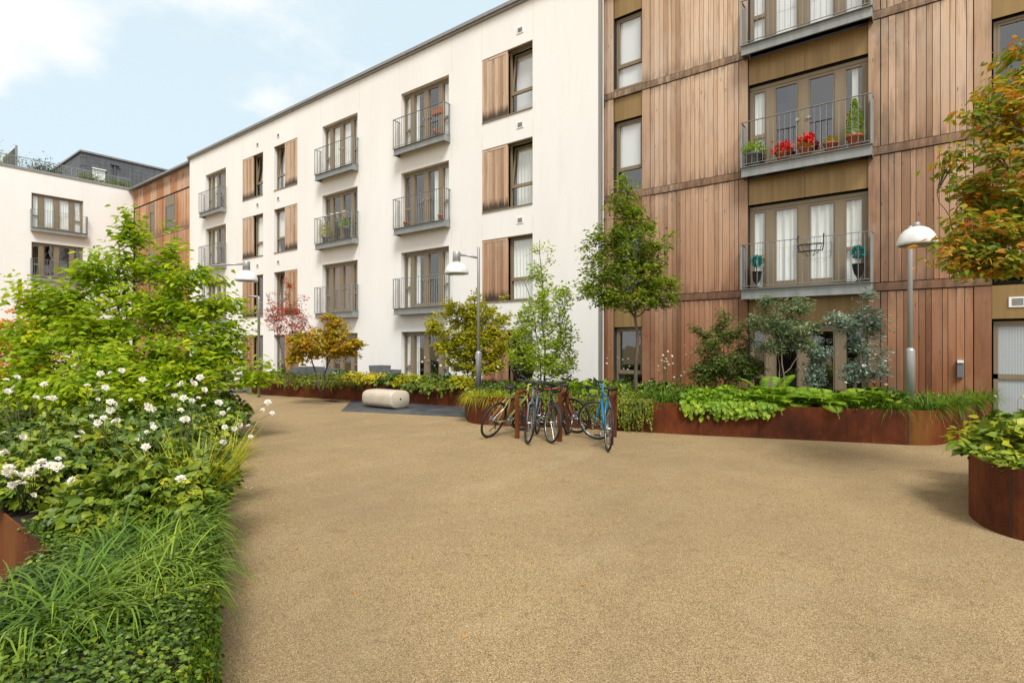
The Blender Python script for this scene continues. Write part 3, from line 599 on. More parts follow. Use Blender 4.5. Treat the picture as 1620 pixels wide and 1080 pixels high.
# ---------------------------------------------------------------- planters
def round_poly(pts, rads, n=6):
    o = []; k = len(pts)
    for i in range(k):
        p = Vector(pts[i][:2]); a = (Vector(pts[i-1][:2])-p); b = (Vector(pts[(i+1)%k][:2])-p); r_ = min(rads[i], a.length*.45, b.length*.45); a.normalize(); b.normalize()
        if r_ < .01: o.append(p); continue
        s_, e_ = p+a*r_, p+b*r_
        for j in range(n+1):
            t = j/n; o.append((1-t)**2*s_+2*t*(1-t)*p+t*t*e_)
    return o
def inside(poly, x, y):
    c = False; n = len(poly)
    for i in range(n):
        x1, y1 = poly[i][0], poly[i][1]; x2, y2 = poly[i-1][0], poly[i-1][1]
        if (y1 > y) != (y2 > y) and x < (x2-x1)*(y-y1)/(y2-y1)+x1: c = not c
    return c
def planter(label, pts, rads, h, soil=.06, group=None):
    poly = round_poly(pts, rads); k = len(poly); c = sum((Vector(p) for p in poly), Vector((0,0)))/k
    ar = sum(poly[i-1].x*poly[i].y-poly[i].x*poly[i-1].y for i in range(k)); sg = 1 if ar > 0 else -1
    inn = []
    for i in range(k):
        e = (poly[(i+1)%k]-poly[i-1]).normalized(); inn.append(poly[i]+Vector((-e.y,e.x))*sg*.012)
    o = c; t = thing('corten_planter', label, 'planter', (o.x,o.y,0), 0, group)
    b = MB(); lp = lambda p, z: (p.x-o.x, p.y-o.y, z)
    b.add([lp(p,-.03) for p in poly]+[lp(p,h) for p in poly]+[lp(p,h) for p in inn]+[lp(p,-.03) for p in inn],
          [(i,(i+1)%k,(i+1)%k+k,i+k) for i in range(k)]+[(i+k,(i+1)%k+k,(i+1)%k+2*k,i+2*k) for i in range(k)]+[(i+2*k,(i+1)%k+2*k,(i+1)%k+3*k,i+3*k) for i in range(k)])
    w = b.build('wall', M['corten'], t)
    # upright weld seams every two metres or so
    sm_ = MB(); acc = 0
    for i in range(k):
        L_ = (poly[i]-poly[i-1]).length; acc += L_
        if acc > 1.7:
            acc = 0; e = (poly[i]-poly[i-1]).normalized(); n_ = Vector((e.y,-e.x))*sg; q = poly[i-1].lerp(poly[i], .6)
            m4 = Matrix.Translation((q.x-o.x,q.y-o.y,0)) @ Matrix(((e.x,n_.x,0,0),(e.y,n_.y,0,0),(0,0,1,0),(0,0,0,1))); sm_.box(-.006,.006,.0005,.004,0,h-.004,m4)
    if sm_.v: sm_.build('seam', M['soil'], t)
    s = MB(); s.add([lp(p,h-soil) for p in inn], [tuple(range(k))]); s.build('soil', M['soil'], t)
    return t, poly
PA = [A_FRONT[0], A_FRONT[1], A_FRONT[2], A_FRONT[3]+Vector((.3,.1,0)), Vector((-9.4,12.55,0)), Vector((-17.6,12.55,0))]
planter('long rusty steel planter behind the stone bench', PA, [.1,2,1,.3,.1,.1], .5, .06, 'corten steel planters')
PB = [gr(733,655), gr(742,670), gr(800,674), gr(921,677), gr(1085,687.5), gr(1300,697), gr(1480,706), gr(1568,681), Vector((.75,14.1,0)), Vector((-4,14.1,0)), Vector((-9.0,12.5,0))]
tB, polyB = planter('rusty steel planter running behind the bicycles to the tall lamp', PB, [.5,.5,.6,.5,.5,.5,.45,.3,.05,.05,.3], .56, .06, 'corten steel planters')
PC = [gr(1527,812), gr(1560,837), gr(1622,858), at(1900,4.1), at(2050,6), at(1800,7.2), at(1578,6.3)]
planter('rusty curved steel planter at the right edge of the photo', PC, [.5,.5,.3,.5,.5,.5,.6], .58, .05, 'corten steel planters')
edge = [at(328,1.7), at(334,2.4), at(340,3.3), at(349,4.6), at(361,6.8), at(370,9.5), at(374,13.2)]
PL = edge + [Vector((-17,5.5,0)), Vector((-30,4,0)), Vector((-30,.87,0)), Vector((-3.98,.86,0)), Vector((-3.4,.48,0)), Vector((-1.6,-.65,0)), Vector((-.9,.1,0))]
_, polyL = planter('large rusty edged bed of white anemones filling the left side', PL, [.1]*6+[1,1,.1,.1,.02,.05,.1,.3], .45, .05, 'corten steel planters')

# ---------------------------------------------------------------- lamps, bench, bicycle stands
def lamp(label, px, z, arm, zb, top=4.12, head=3.42, grp='street lamps', hr=.1, hz_=.56, k=.94):
    t = thing('street_lamp', label, 'lamp', at(px, z, zb), 0, grp); T = top-zb; hh = head-zb
    b = MB(); b.lathe([(.038,0),(.038,T-.02),(.03,T)], n=16); b.build('pole', M['lampsteel'], t, True)
    b = MB(); b.lathe([(.075,0),(.075,1.0),(.066,1.03),(.04,1.06)], n=20); b.build('base_sleeve', M['lampsteel'], t, True)
    a = Vector(arm); b = MB(); b.tube([(0,0,hh+hz_-.14), a*.5+Vector((0,0,hh+hz_-.08)), a*.9+Vector((0,0,hh+hz_-.06))], [.03,.03,.028], 10); b.build('arm', M['lampsteel'], t, True)
    c = Vector((a.x,a.y,0)); b = MB(); b.lathe([(hr,.28),(hr,hz_),(hr-.01,hz_+.015)], (c.x,c.y,hh), 24)
    b.build('head_housing', M['lampsteel'], t, True)
    pr = [(.305,0),(.33,.012),(.33,.045),(.322,.09),(.3,.15),(.26,.21),(.2,.265),(.13,.3),(.09,.31)]; pr = [(a_*k, b_) for a_, b_ in pr]
    b = MB(); b.lathe(pr, (c.x,c.y,hh), 32); b.build('dome_shade', M['domepaint'], t, True)
    b = MB(); b.lathe([(.14,-.03),(.25,-.01),(.27,.006)], (c.x,c.y,hh), 28); b.build('diffuser', M['glass_dull'], t, True)
    return t
lamp('grey pole lamp with white dome rising in front of the white building', 757, 14.1, RIGHT*-.56, .4)
lamp('white dome lamp standing before larch boards at the right', 1440, 9.7, RIGHT*-.25+FWD*-.5, .5, 3.7, 3.27, hr=.05, hz_=.37, k=.86)
lamp('distant lamp head half hidden in the leaves of the big shrub', 322, 15.9, RIGHT*1.24, 0, 4.0, 3.45)
lp4 = thing('bollard_light', 'short grey post with a plain top between the big shrub and the red maple', 'lamp', at(409.5, 17.0))
b = MB(); b.lathe([(.04,0),(.04,3.05),(.035,3.1)], n=14); b.build('pole', M['lampsteel'], lp4, True); b = MB(); b.tube([(0,0,3.1), tuple(RIGHT*-.32+Vector((0,0,3.12)))], .03, 8); b.build('arm', M['lampsteel'], lp4, True)

def bench(label, c, L_, rz):
    t = thing('stone_bench', label, 'bench', (c.x, c.y, .004), rz, 'rounded stone benches'); b = MB(); n = 36; prof = []
    for i in range(n):
        a = 2*math.pi*i/n; ca, sa = math.cos(a), math.sin(a); prof.append((.33*math.copysign(abs(ca)**.62, ca), .23+.225*math.copysign(abs(sa)**.62, sa)))
    xs = [(-L_/2,.72),(-L_/2+.02,.86),(-L_/2+.07,.95),(-L_/2+.16,1),(L_/2-.08,1),(L_/2-.03,.98),(L_/2-.008,.95),(L_/2,.92)]
    vs = [(x, p*s_, .23+(q-.23)*s_) for x, s_ in xs for p, q in prof]; k = len(xs)
    b.add(vs, [(i*n+j, i*n+(j+1)%n, (i+1)*n+(j+1)%n, (i+1)*n+j) for i in range(k-1) for j in range(n)]+[tuple(range(n))[::-1], tuple((k-1)*n+j for j in range(n))])
    o = b.build('seat', M['stone'], t, True); e = o.modifiers.new('es', 'EDGE_SPLIT'); e.split_angle = R(50)
    b = MB(); b.lathe([(.025,0),(.025,.008)], m=Matrix.Translation((L_/2-.001,0,.24)) @ Matrix.Rotation(R(90),4,'Y'), n=12); b.build('fixing_hole', M['black'], t)
    return t
bench('cream stone bench on dark slate paving before the planter', at(609,14.25), 1.16, R(2))
bench('far pale stone bench glimpsed beyond the big left shrub', at(368,19.5), 1.6, R(-8))

def stand(label, a, d, h=.8):
    a = Vector(a); d = Vector(d); t = thing('bicycle_stand', label, 'bicycle stand', (a.x,a.y,0), math.atan2(d.y,d.x), 'corten bicycle stands'); L_ = d.length
    for x in (0, L_): b = MB(); b.box(x-.035,x+.035,-.033,.033,-.02,h-.06); b.build('post', M['corten'], t, bevel=.003)
    b = MB(); b.box(-.035, L_+.035, -.033, .033, h-.06, h); b.build('top_bar', M['corten'], t, bevel=.003); return t
sd = Vector((-.3,.71,0))
stand('leftmost rusty bicycle stand beside the lime green bike', (-5.71,7.57,0), sd)
stand('middle rusty bicycle stand between the dark bikes and the blue bike', (-4.96,7.76,0), sd)
stand('rightmost rusty bicycle stand touching the blue bike', (-4.14,8.01,0), sd)

def bike(label, rear, heading, lean, steer, paintm, drop=False, mudguard=False, kick=False, tyre='black', pos=None):
    """local frame: +x forward, rear wheel contact at the origin"""
    t = bpy.data.objects.new('bicycle', None); COL.objects.link(t); tag(t, label, 'bicycle', 'bicycles at the stands')
    t.location = rear; t.rotation_mode = 'XYZ'; t.matrix_world = Matrix.Translation(rear) @ Matrix.Rotation(heading,4,'Z') @ Matrix.Rotation(lean,4,'X')
    r = .335; wb_ = 1.0; bb = Vector((.43,0,.28)); st = Vector((.27,0,.80)); sd_ = Vector((.23,0,.92)); hh = Vector((.80,0,.86)); hl = Vector((.845,0,.70)); ra = Vector((0,0,r)); P_ = M[paintm]
    f = MB(); f.tube([bb, st], .016, 8); f.tube([st+(bb-st)*.04, hh+(hl-hh)*.15], .016, 8); f.tube([bb, hl+(hh-hl)*.12], .021, 8); f.tube([hh, hl], .02, 8)
    for s in (-1,1):
        f.tube([bb+Vector((0,s*.03,0)), Vector((.2,s*.055,.31)), ra+Vector((0,s*.062,0))], .009, 6); f.tube([st+Vector((0,s*.015,-.04)), Vector((.15,s*.05,.6)), ra+Vector((0,s*.062,0))], .008, 6)
    f.build('frame', P_, t, True)
    def wheel(par, c):
        w = MB(); w.torus((0,0,0), (0,1,0), r-.016, .017, 44, 8); w_ = w.build('wheel', M[tyre], par, True); w_.location = c
        k = MB(); k.torus((0,0,0), (0,1,0), r-.038, .009, 40, 6); k.build('rim', M['steel' if drop else 'rim'], w_, True)
        k = MB()
        for i in range(24):
            a = 2*math.pi*i/24; s = .028*(1 if i % 2 else -1); a2 = a+(.5 if i % 4 < 2 else -.5); k.tube([(.02*math.cos(a2),s,.02*math.sin(a2)), ((r-.042)*math.cos(a),0,(r-.042)*math.sin(a))], .0014, 3, False)
        k.build('spoke', M['steel'], w_); k = MB(); k.tube([(0,-.055,0),(0,-.03,0),(0,.03,0),(0,.055,0)], [.012,.022,.022,.012], 12); k.torus((0,.045,0), (0,1,0), .068, .006, 28, 4); k.torus((0,.045,0), (0,1,0), .03, .004, 16, 4); [k.tube([(.03*math.cos(q),.045,.03*math.sin(q)),(.066*math.cos(q+.5),.045,.066*math.sin(q+.5))], .003, 3) for q in (0,1.05,2.1,3.14,4.2,5.24)]; k.build('hub', M['steel'], w_, True)
    wheel(t, ra)
    ax = (hh-hl).normalized(); fa = Vector((wb_,0,r)); f = MB(); crown = hl-ax*.03; f.tube([hl+ax*.02, crown-ax*.01], .02, 8); f.tube([crown+Vector((.01,-.05,-.05)), crown+Vector((.005,0,-.02)), crown+Vector((.01,.05,-.05))], .014, 6)
    for s in (-1,1): f.tube([crown+Vector((0,s*.015,0)), crown+Vector((.01,s*.045,-.05)), fa+Vector((-.02,s*.055,.06)), fa+Vector((0,s*.055,0))], [.013,.014,.011,.009], 7)
    hb = hh+ax*.09; f.tube([crown, hb], .014, 8); f.tube([hb, hb+Vector((.08,0,.01))], .015, 8); fko = f.build('fork', P_, t, True)
    # handlebar, fork and front wheel turn together about the head tube
    Mst = Matrix.Translation(hl) @ Matrix.Rotation(steer, 4, ax) @ Matrix.Translation(-hl)
    h = MB(); hc = hb+Vector((.08,0,.01))
    if drop:
        for s in (-1,1): h.tube([hc, hc+Vector((0,s*.17,0)), hc+Vector((.03,s*.2,0)), hc+Vector((.09,s*.205,-.01)), hc+Vector((.11,s*.21,-.07)), hc+Vector((.07,s*.215,-.13)), hc+Vector((0,s*.22,-.14))], .014, 7); h.tube([hc+Vector((.1,s*.205,-.0)), hc+Vector((.14,s*.205,.05)), hc+Vector((.13,s*.21,-.08))], [.018,.013,.006], 6)
    else:
        for s in (-1,1): h.tube([hc, hc+Vector((0,s*.1,.03)), hc+Vector((-.03,s*.2,.035)), hc+Vector((-.05,s*.31,.03))], .013, 7); h.tube([hc+Vector((-.04,s*.2,.035)), hc+Vector((-.05,s*.31,.03))], .019, 7); h.tube([hc+Vector((.0,s*.18,.03)), hc+Vector((.04,s*.27,.01))], .007, 5)
    ho = h.build('handlebar', M['black'], t, True)
    n0 = len([c for c in t.children]); wheel(t, fa); fwh = [c for c in t.children if c.name.startswith('wheel')][-1]
    for o in (fko, ho, fwh):
        m_ = Mst @ Matrix.Translation(fa) if o is fwh else Mst
        o.location, o.rotation_euler = m_.to_translation(), m_.to_euler()
    s = MB(); s.tube([st, sd_], .013, 8); s.build('seat_post', M['black'], t, True)
    s = MB(); s.add([], []); n = 14
    prof = [(-.13,.02,.02),(-.11,.075,.03),(-.05,.08,.032),(.02,.045,.03),(.09,.022,.026),(.15,.014,.02),(.165,.004,.012)]
    vs = []
    for x, w_, hh_ in prof:
        for j in range(10): a = 2*math.pi*j/10; vs.append((sd_.x+x, w_*math.cos(a), sd_.z+.02+hh_*math.sin(a)*(1 if math.sin(a) < 0 else .6)))
    k = len(prof); s.add(vs, [(i*10+j,(i)*10+(j+1)%10,(i+1)*10+(j+1)%10,(i+1)*10+j) for i in range(k-1) for j in range(10)]+[tuple(range(10))[::-1],tuple((k-1)*10+j for j in range(10))]); s.build('saddle', M['black'], t, True)
    c = MB(); c.torus(bb+Vector((0,-.05,0)), (0,1,0), .088, .006, 28, 5); c.torus(bb+Vector((0,-.05,0)), (0,1,0), .03, .012, 16, 5)
    for i in range(5): a = i*1.2566; c.tube([bb+Vector((0,-.05,0)), bb+Vector((.085*math.cos(a),-.05,.085*math.sin(a)))], .005, 4)
    for s_, a in ((-1,.6),(1,.6+math.pi)): e = bb+Vector((.17*math.cos(a),s_*.07,.17*math.sin(a))); c.tube([bb+Vector((0,s_*.06,0)), e], .009, 6)
    co = c.build('crankset', M['steel'], t, True)
    for s_, a in ((-1,.6),(1,.6+math.pi)): e = bb+Vector((.17*math.cos(a),s_*.12,.17*math.sin(a))); c = MB(); c.box(e.x-.045,e.x+.045,e.y-.045,e.y+.045,e.z-.01,e.z+.01); c.build('pedal', M['black'], t, bevel=.003)
    c = MB(); c.tube([bb+Vector((0,-.05,.088)), ra+Vector((0,-.05,.035))], .004, 4); c.tube([bb+Vector((0,-.05,-.088)), Vector((.05,-.05,.2)), Vector((.0,-.05,.24))], .004, 4); c.torus(ra+Vector((0,-.045,0)), (0,1,0), .04, .012, 18, 5); c.tube([ra+Vector((.0,-.06,-.03)), Vector((.02,-.06,.19))], .012, 5); c.build('chain', M['rim'], t)
    if mudguard:
        c = MB(); pts = [ra+Vector(((r+.02)*math.cos(a),0,(r+.02)*math.sin(a))) for a in [R(q) for q in range(20,201,12)]]; c.tube(pts, .014, 5); c.build('mudguard', M['black'], t, True)
    if kick:
        c = MB(); c.tube([Vector((.3,.05,.27)), Vector((.26,.19,.0))], .009, 6); c.build('kickstand', M['rim'], t)
    return t
def B(label, rear, front, lean, steer, *a, **k):
    d = front-rear; return bike(label, Vector((rear.x,rear.y,0)), math.atan2(d.y,d.x), lean, steer, *a, **k)
B('lime green city bicycle leaning right against the first stand', gr(773,692), gr(843,676), R(20), R(-15), 'lime_paint', kick=True, mudguard=False)
B('grey mountain bicycle with its front wheel facing the camera', at(850,9.95), gr(834,702), R(-4), R(22), 'grey_paint', mudguard=False)
B('black road bicycle with brown tyres beside the middle stand', at(900,9.95), gr(872,701), R(5), R(42), 'black_paint', True)
B('dark red bicycle parked behind the grey and black ones', gr(826,681), at(890,10.1), R(8), R(-20), 'red_paint')
B('bright blue drop handlebar bicycle on the last stand', gr(961,713), gr(940,690), R(4), R(60), 'blue_paint', True)

# ---------------------------------------------------------------- small balcony things
def pot(name, label, cat, loc, leaf=None, r=.12, h=.2, mat_='terracotta', dome=(.16,.14), nl=240, group=None, petals=None, ls=(.05,.03), seed=1, cone=False):
    global RNG
    RNG = np.random.default_rng(seed); t = thing(name, label, cat, loc, 0, group); t.scale = (1.2,1.2,1.3)
    b = MB(); b.lathe([(r*.7,0),(r*.95,h*.82),(r*1.08,h*.82),(r*1.08,h),(r*.96,h),(r*.9,h*.9)], n=20); b.build('pot', M[mat_], t, True)
    if leaf:
        d = unit(RNG.normal(size=(nl,3))); d[:,2] = np.abs(d[:,2]); rr_ = RNG.uniform(.3,1,(nl,1)); P = d*rr_*np.array([dome[0],dome[0],dome[1]])
        if cone: hgt = RNG.uniform(0,1,nl); rad = (1-hgt)**.7*dome[0]*RNG.uniform(.5,1,nl); a = RNG.uniform(0,6.28,nl); P = np.stack([rad*np.cos(a), rad*np.sin(a), hgt*dome[1]], 1)
        P[:,2] += h; leaves('foliage', P, d+RNG.normal(size=(nl,3))*.4, np.array([[0,0,1.]])+RNG.normal(size=(nl,3))*.5, ls[0]*RNG.uniform(.6,1.2,nl), ls[1], LF[leaf], t)
    if petals:
        pm, k = petals; C = unit(RNG.normal(size=(k,3))); C[:,2] = np.abs(C[:,2])+.3; C = C*np.array([dome[0],dome[0],dome[1]])*.95; C[:,2] += h
        P = np.repeat(C, 30, 0)+RNG.normal(size=(k*30,3))*.036; n = len(P)
        leaves('blossom', P, RNG.normal(size=(n,3)), RNG.normal(size=(n,3)), .042, .04, LF[pm], t)
    return t
BY = DT-.03-.16
def bx(px, D=BY+.0): t = (px-810)/F; return D*(-SN+CS*t)/(CS+SN*t)
Z2, Z1 = 5.975, 2.985
pot('potted_plant', 'bushy green potted plant at the left end of the geranium balcony', 'potted plant', (bx(1193),BY,Z2), 'lime', .14, .26, 'greypot', (.26,.24), 420, 'balcony pots', seed=2)
pot('potted_geranium', 'red geranium in terracotta, left one of the balcony pair', 'potted plant', (bx(1238),BY,Z2), 'mid', .12, .17, 'terracotta', (.16,.12), 120, 'balcony pots', ('redpetal',12), seed=3)
pot('potted_geranium', 'red geranium in terracotta, right one of the balcony pair', 'potted plant', (bx(1275),BY,Z2), 'olive', .12, .17, 'terracotta', (.17,.16), 140, 'balcony pots', ('redpetal',13), seed=4)
pot('potted_flower', 'orange and yellow flowers in a terracotta pot on the balcony', 'potted plant', (bx(1314),BY,Z2), 'olive', .12, .17, 'terracotta', (.15,.12), 160, 'balcony pots', seed=5)
pot('potted_conifer', 'small lime green conifer in terracotta at the balcony right end', 'potted plant', (bx(1352),BY,Z2), 'lime', .13, .22, 'terracotta', (.19,.62), 1000, 'balcony pots', ls=(.05,.015), seed=6, cone=True)
def urn(label, x, y, z):
    t = thing('potted_plant', label, 'potted plant', (x,y,z), 0, 'teal plants in urns'); b = MB()
    b.lathe([(.08,0),(.08,.02),(.03,.06),(.03,.12),(.08,.2),(.11,.32),(.12,.4),(.14,.42),(.12,.42)], n=18); b.build('urn', M['black'], t, True)
    b = MB(); b.tube([(0,0,.4),(0,0,.62)], .012, 6); b.build('stem', M['stem'], t)
    n = 200; d = unit(RNG.normal(size=(n,3))); leaves('foliage', d*.07+np.array([[0,0,.68]]), d, unit(RNG.normal(size=(n,3))), .1, .03, LF['teal'], t)
    return t
urn('teal artificial plant in black urn at the lower balcony left end', bx(1197), BY, Z1); urn('teal artificial plant in black urn at the lower balcony right end', bx(1358), BY, Z1)
hb = thing('hanging_basket_frame', 'empty black wire half basket hooked on the lower balcony rail', 'basket', (bx(1283,14.15), 14.15, Z1+1.09))
b = MB()
for s in (-1,1): b.tube([(s*.26,.04,.04),(s*.26,-.04,.05),(s*.26,-.06,-.2),(s*.24,-.07,-.34)], .012, 6)
for zz, ww, dd in ((-.18,.26,.16),(-.33,.23,.12)):
    b.tube([(ww*math.cos(a), -.07-dd*math.sin(a), zz) for a in [math.pi*i/12 for i in range(13)]], .009, 5); b.tube([(-ww,-.07,zz),(ww,-.07,zz)], .009, 5)
for i in range(5): a = math.pi*(i+.5)/5; b.tube([(.26*math.cos(a),-.07-.16*math.sin(a),-.18),(.23*math.cos(a)*.9,-.07-.12*math.sin(a),-.33),(.06*math.cos(a),-.09,-.45)], .006, 4)
b.build('wire_frame', M['black'], hb)
AY = DW-.16
def ax_(px): t = (px-810)/F; return AY*(-SN+CS*t)/(CS+SN*t)
tr = thing('hanging_trough', 'orange plastic trough hung on the top balcony rail', 'planter', (ax_(694), DW-.21, 9.72)); b = MB(); b.box(-.22,.22,-.08,.08,0,.22); b.build('trough', M['terracotta'], tr, bevel=.02)
pot('potted_plant', 'small orange pot at the top balcony right corner', 'potted plant', (ax_(691),AY,8.95), 'orange', .1, .15, 'terracotta', (.12,.1), 80, 'balcony pots', seed=8)
pot('terracotta_pot', 'terracotta pot at the right corner of the second floor balcony', 'pot', (ax_(698),AY,5.97), None, .1, .16, group='balcony pots')
pot('terracotta_pot', 'terracotta pot at the left corner of the second floor balcony', 'pot', (ax_(643),AY,5.97), None, .1, .16, group='balcony pots')
pot('potted_plant', 'yellowing plant spilling from the balcony with four white rail pots', 'potted plant', (ax_(515),AY,5.97), 'yellowgreen', .12, .2, 'greypot', (.28,.55), 500, 'balcony pots', seed=9)
pot('potted_plant', 'fresh green plant behind the balcony with four white rail pots', 'potted plant', (ax_(548),AY,5.97), 'lime', .13, .4, 'greypot', (.25,.25), 300, 'balcony pots', seed=10)
for px, lb_ in ((520,'first from the left'),(530,'second from the left'),(539,'third from the left'),(549,'rightmost')):
    t = thing('rail_pot', 'white pot hooked on the balcony rail, %s of four' % lb_, 'pot', (ax_(px), DW-.25, 6.86), 0, 'white rail pots'); b = MB(); b.lathe([(.09,0),(.12,.2),(.13,.2),(.13,.23)], n=14); b.build('bowl', M['white'], t, True)
    b = MB(); b.tube([(0,.1,.2),(0,.12,.3),(0,.0,.31)], .006, 4); b.build('hook', M['steel'], t)
def boxpot(label, px, z, w, h, name='square_planter', dw=None):
    t = thing(name, label, 'planter', at(px,z,.0), 0, 'grey terrace planters'); b = MB(); d = dw or w
    b.add([(-w/2*.8,-d/2*.8,0),(w/2*.8,-d/2*.8,0),(w/2*.8,d/2*.8,0),(-w/2*.8,d/2*.8,0),(-w/2,-d/2,h),(w/2,-d/2,h),(w/2,d/2,h),(-w/2,d/2,h),(-w/2+.03,-d/2+.03,h),(w/2-.03,-d/2+.03,h),(w/2-.03,d/2-.03,h),(-w/2+.03,d/2-.03,h),(-w/2+.03,-d/2+.03,h-.08),(w/2-.03,-d/2+.03,h-.08),(w/2-.03,d/2-.03,h-.08),(-w/2+.03,d/2-.03,h-.08)],
      [(0,3,2,1),(0,1,5,4),(1,2,6,5),(2,3,7,6),(3,0,4,7),(4,5,9,8),(5,6,10,9),(6,7,11,10),(7,4,8,11),(8,9,13,12),(9,10,14,13),(10,11,15,14),(11,8,12,15)]); b.build('pot', M['greypot'], t)
    s = MB(); s.box(-w/2+.031,w/2-.031,-d/2+.031,d/2-.031,h-.1,h-.05); s.build('soil', M['soil'], t); return t
boxpot('left tall grey planter beside the ground floor door', 601, 17.9, .5, .95); boxpot('dark grey planter in front of the tall one by the ground floor door', 617, 17.2, .5, .84); boxpot('long low grey trough below the ground floor door', 634, 17.0, .9, .62, 'planter_trough', .35)
boxpot('pale grey planter on the far terrace behind the orange shrub', 488, 19.2, .8, .85); boxpot('black planter on the far terrace behind the orange shrub', 515, 18.6, .8, .8)

# ---------------------------------------------------------------- trees and shrubs
woody('dogwood_shrub', 'large bright green layered shrub with several stems in the left bed', 'shrub', 212, 9.2, .4,
      [(212,352,15,38),(212,400,36,46,.1),(170,440,50,34),(120,620,110,34,-1.3),(240,640,90,26,-1.2),(300,480,60,30),(90,480,60,30),(270,372,16,28),(255,430,60,28),(150,400,12,22),(118,455,60,24,-.2),(40,452,36,15,-.3),(10,475,30,12,-.3),(330,440,40,14),(385,422,18,9),(345,480,60,22),(380,490,28,14),
       (200,495,120,38),(60,520,80,30,-.6),(120,560,110,38,-.6),(255,565,120,40,-.6),(355,545,50,34),(395,575,38,20),(428,592,14,14),(405,600,34,18),(340,585,55,30),(330,520,60,26),(60,610,90,28,-.9),(300,610,60,26,-.7),(215,600,120,30,-1)],
      'dogwood', 'bark', 720, 28, (.125,.055), 5, None, .035, .35, .5, .35, .6, 11, prim=46)
woody('autumn_shrub', 'golden orange shrub at the far left edge behind the big shrub', 'shrub', 25, 11.2, .4, [(30,480,32,18),(20,530,55,35),(60,560,50,30),(20,590,60,30),(-40,540,60,50)], 'orange', 'bark', 190, 30, (.075,.05), 3, None, .025, seed=12)
woody('red_maple', 'small wispy red leaved maple between lamp post and orange shrub', 'tree', 456, 16.4, .45, [(455,505,36,22),(440,478,20,22),(470,525,36,16),(478,490,14,30),(455,455,10,18),(432,505,14,22),(415,500,10,16)], 'red', 'bark', 190, 14, (.06,.032), 2, None, .022, .2, .3, .2, .4, 13, prim=24)
woody('autumn_shrub', 'olive and orange spreading shrub above the trailing ivy planter', 'shrub', 508, 14.6, .45, [(500,545,40,24),(540,545,32,22),(565,552,12,18),(475,545,26,20),(520,505,16,14),(535,520,22,14),(470,570,20,14)], 'olive', 'bark', 260, 26, (.075,.06), 4, None, .022, .2, .6, .35, .4, 14, prim=24)
woody('autumn_shrub', 'yellow green shrub just behind the lamp in front of the white building', 'shrub', 745, 15.2, .5, [(735,500,28,20),(715,487,20,12),(750,470,12,12),(700,518,28,12),(685,512,16,8),(735,540,45,26),(695,500,18,10),(710,545,28,20),(805,470,8,8),(755,500,30,24),(760,575,44,18),(780,545,42,26),(790,500,24,16),(770,520,30,16),(725,570,26,16)], 'yellowgreen', 'bark', 520, 26, (.09,.056), 5, None, .022, .2, .6, .3, .45, 15, prim=30)
woody('slender_tree', 'slender upright pale green tree beside the orange timber shutter', 'tree', 862, 12.6, .5, [(852,392,12,16),(870,400,12,18),(855,430,22,22),(868,470,32,28),(835,440,10,12),(850,500,32,26),(880,510,28,26),(835,495,14,16),(862,555,38,26),(895,545,24,22),(890,470,18,20),(825,520,20,22),(885,580,36,16),(905,520,8,16),(915,530,6,10),(830,560,30,20),(862,575,44,18)], 'light', 'bark', 360, 18, (.08,.042), 2, None, .024, .9, .05, -.25, .35, 16, prim=34, clear=.2)
woody('dark_shrub', 'dark leaved shrub between the yellow shrub and the slender tree', 'shrub', 825, 13.3, .5, [(825,545,24,30),(830,575,30,20)], 'dark', 'bark', 80, 24, (.07,.04), 3, None, .015, .3, .5, .2, .4, 17)
woody('hornbeam_tree', 'oval crowned tree with turning leaf tips on one dark trunk', 'tree', 1007, 11.4, .5, [(985,290,12,18),(1005,300,10,14),(930,455,26,14),(1062,450,20,14),(1050,475,26,12),(925,400,14,16),(1060,380,12,14),(985,330,28,26),(1010,350,28,28),(960,370,28,26),(1000,390,46,30),(950,420,32,26),(1030,410,34,28),(995,440,56,30),(945,465,32,22),(1045,455,28,24),(1000,475,50,16)], 'mid', 'bark', 620, 18, (.088,.038), 1, None, .042, 1.0, .45, .25, .4, 18, prim=44, clear=1.55)
woody('dark_shrub', 'airy dark green shrub against the lower larch boards', 'shrub', 1155, 11.1, .5, [(1146,505,12,14),(1140,528,22,14),(1098,518,9,7),(1120,545,22,18),(1170,540,20,18),(1150,580,44,26),(1190,585,22,22),(1115,590,26,20),(1180,520,14,7)], 'dark', 'bark', 420, 28, (.065,.024), 4, None, .014, .5, .3, .1, .35, 19, prim=26)
woody('grey_green_shrub', 'grey green feathery shrub rising under the lower balcony', 'shrub', 1232, 10.6, .5, [(1215,475,12,10),(1255,485,22,14),(1210,510,24,18),(1250,520,36,16),(1290,520,16,12),(1225,545,28,12),(1270,545,22,10),(1275,480,12,12),(1205,480,8,9)], 'grey', 'palebark', 300, 20, (.07,.026), 3, None, .016, .8, .35, .15, .35, 20, prim=26, clear=.4)
woody('blue_grey_shrub', 'blue grey leaved low bush in front of the dark ground floor door', 'shrub', 1290, 10.6, .5, [(1290,580,14,14),(1296,560,18,12),(1288,600,16,10)], 'blue', 'palebark', 60, 26, (.06,.035), 2, None, .01, .5, .3, .15, .3, 21)
woody('blue_grey_shrub', 'tall silvery shrub right of the ground floor door beside the lamp', 'shrub', 1345, 10.5, .5, [(1340,515,26,12),(1320,505,14,12),(1370,500,22,18),(1372,468,14,10),(1390,520,16,20),(1365,545,22,16),(1375,580,26,24),(1350,590,20,16),(1400,560,10,16)], 'blue', 'palebark', 240, 20, (.068,.03), 3, None, .016, .8, .35, .15, .35, 22, prim=26, clear=.3)
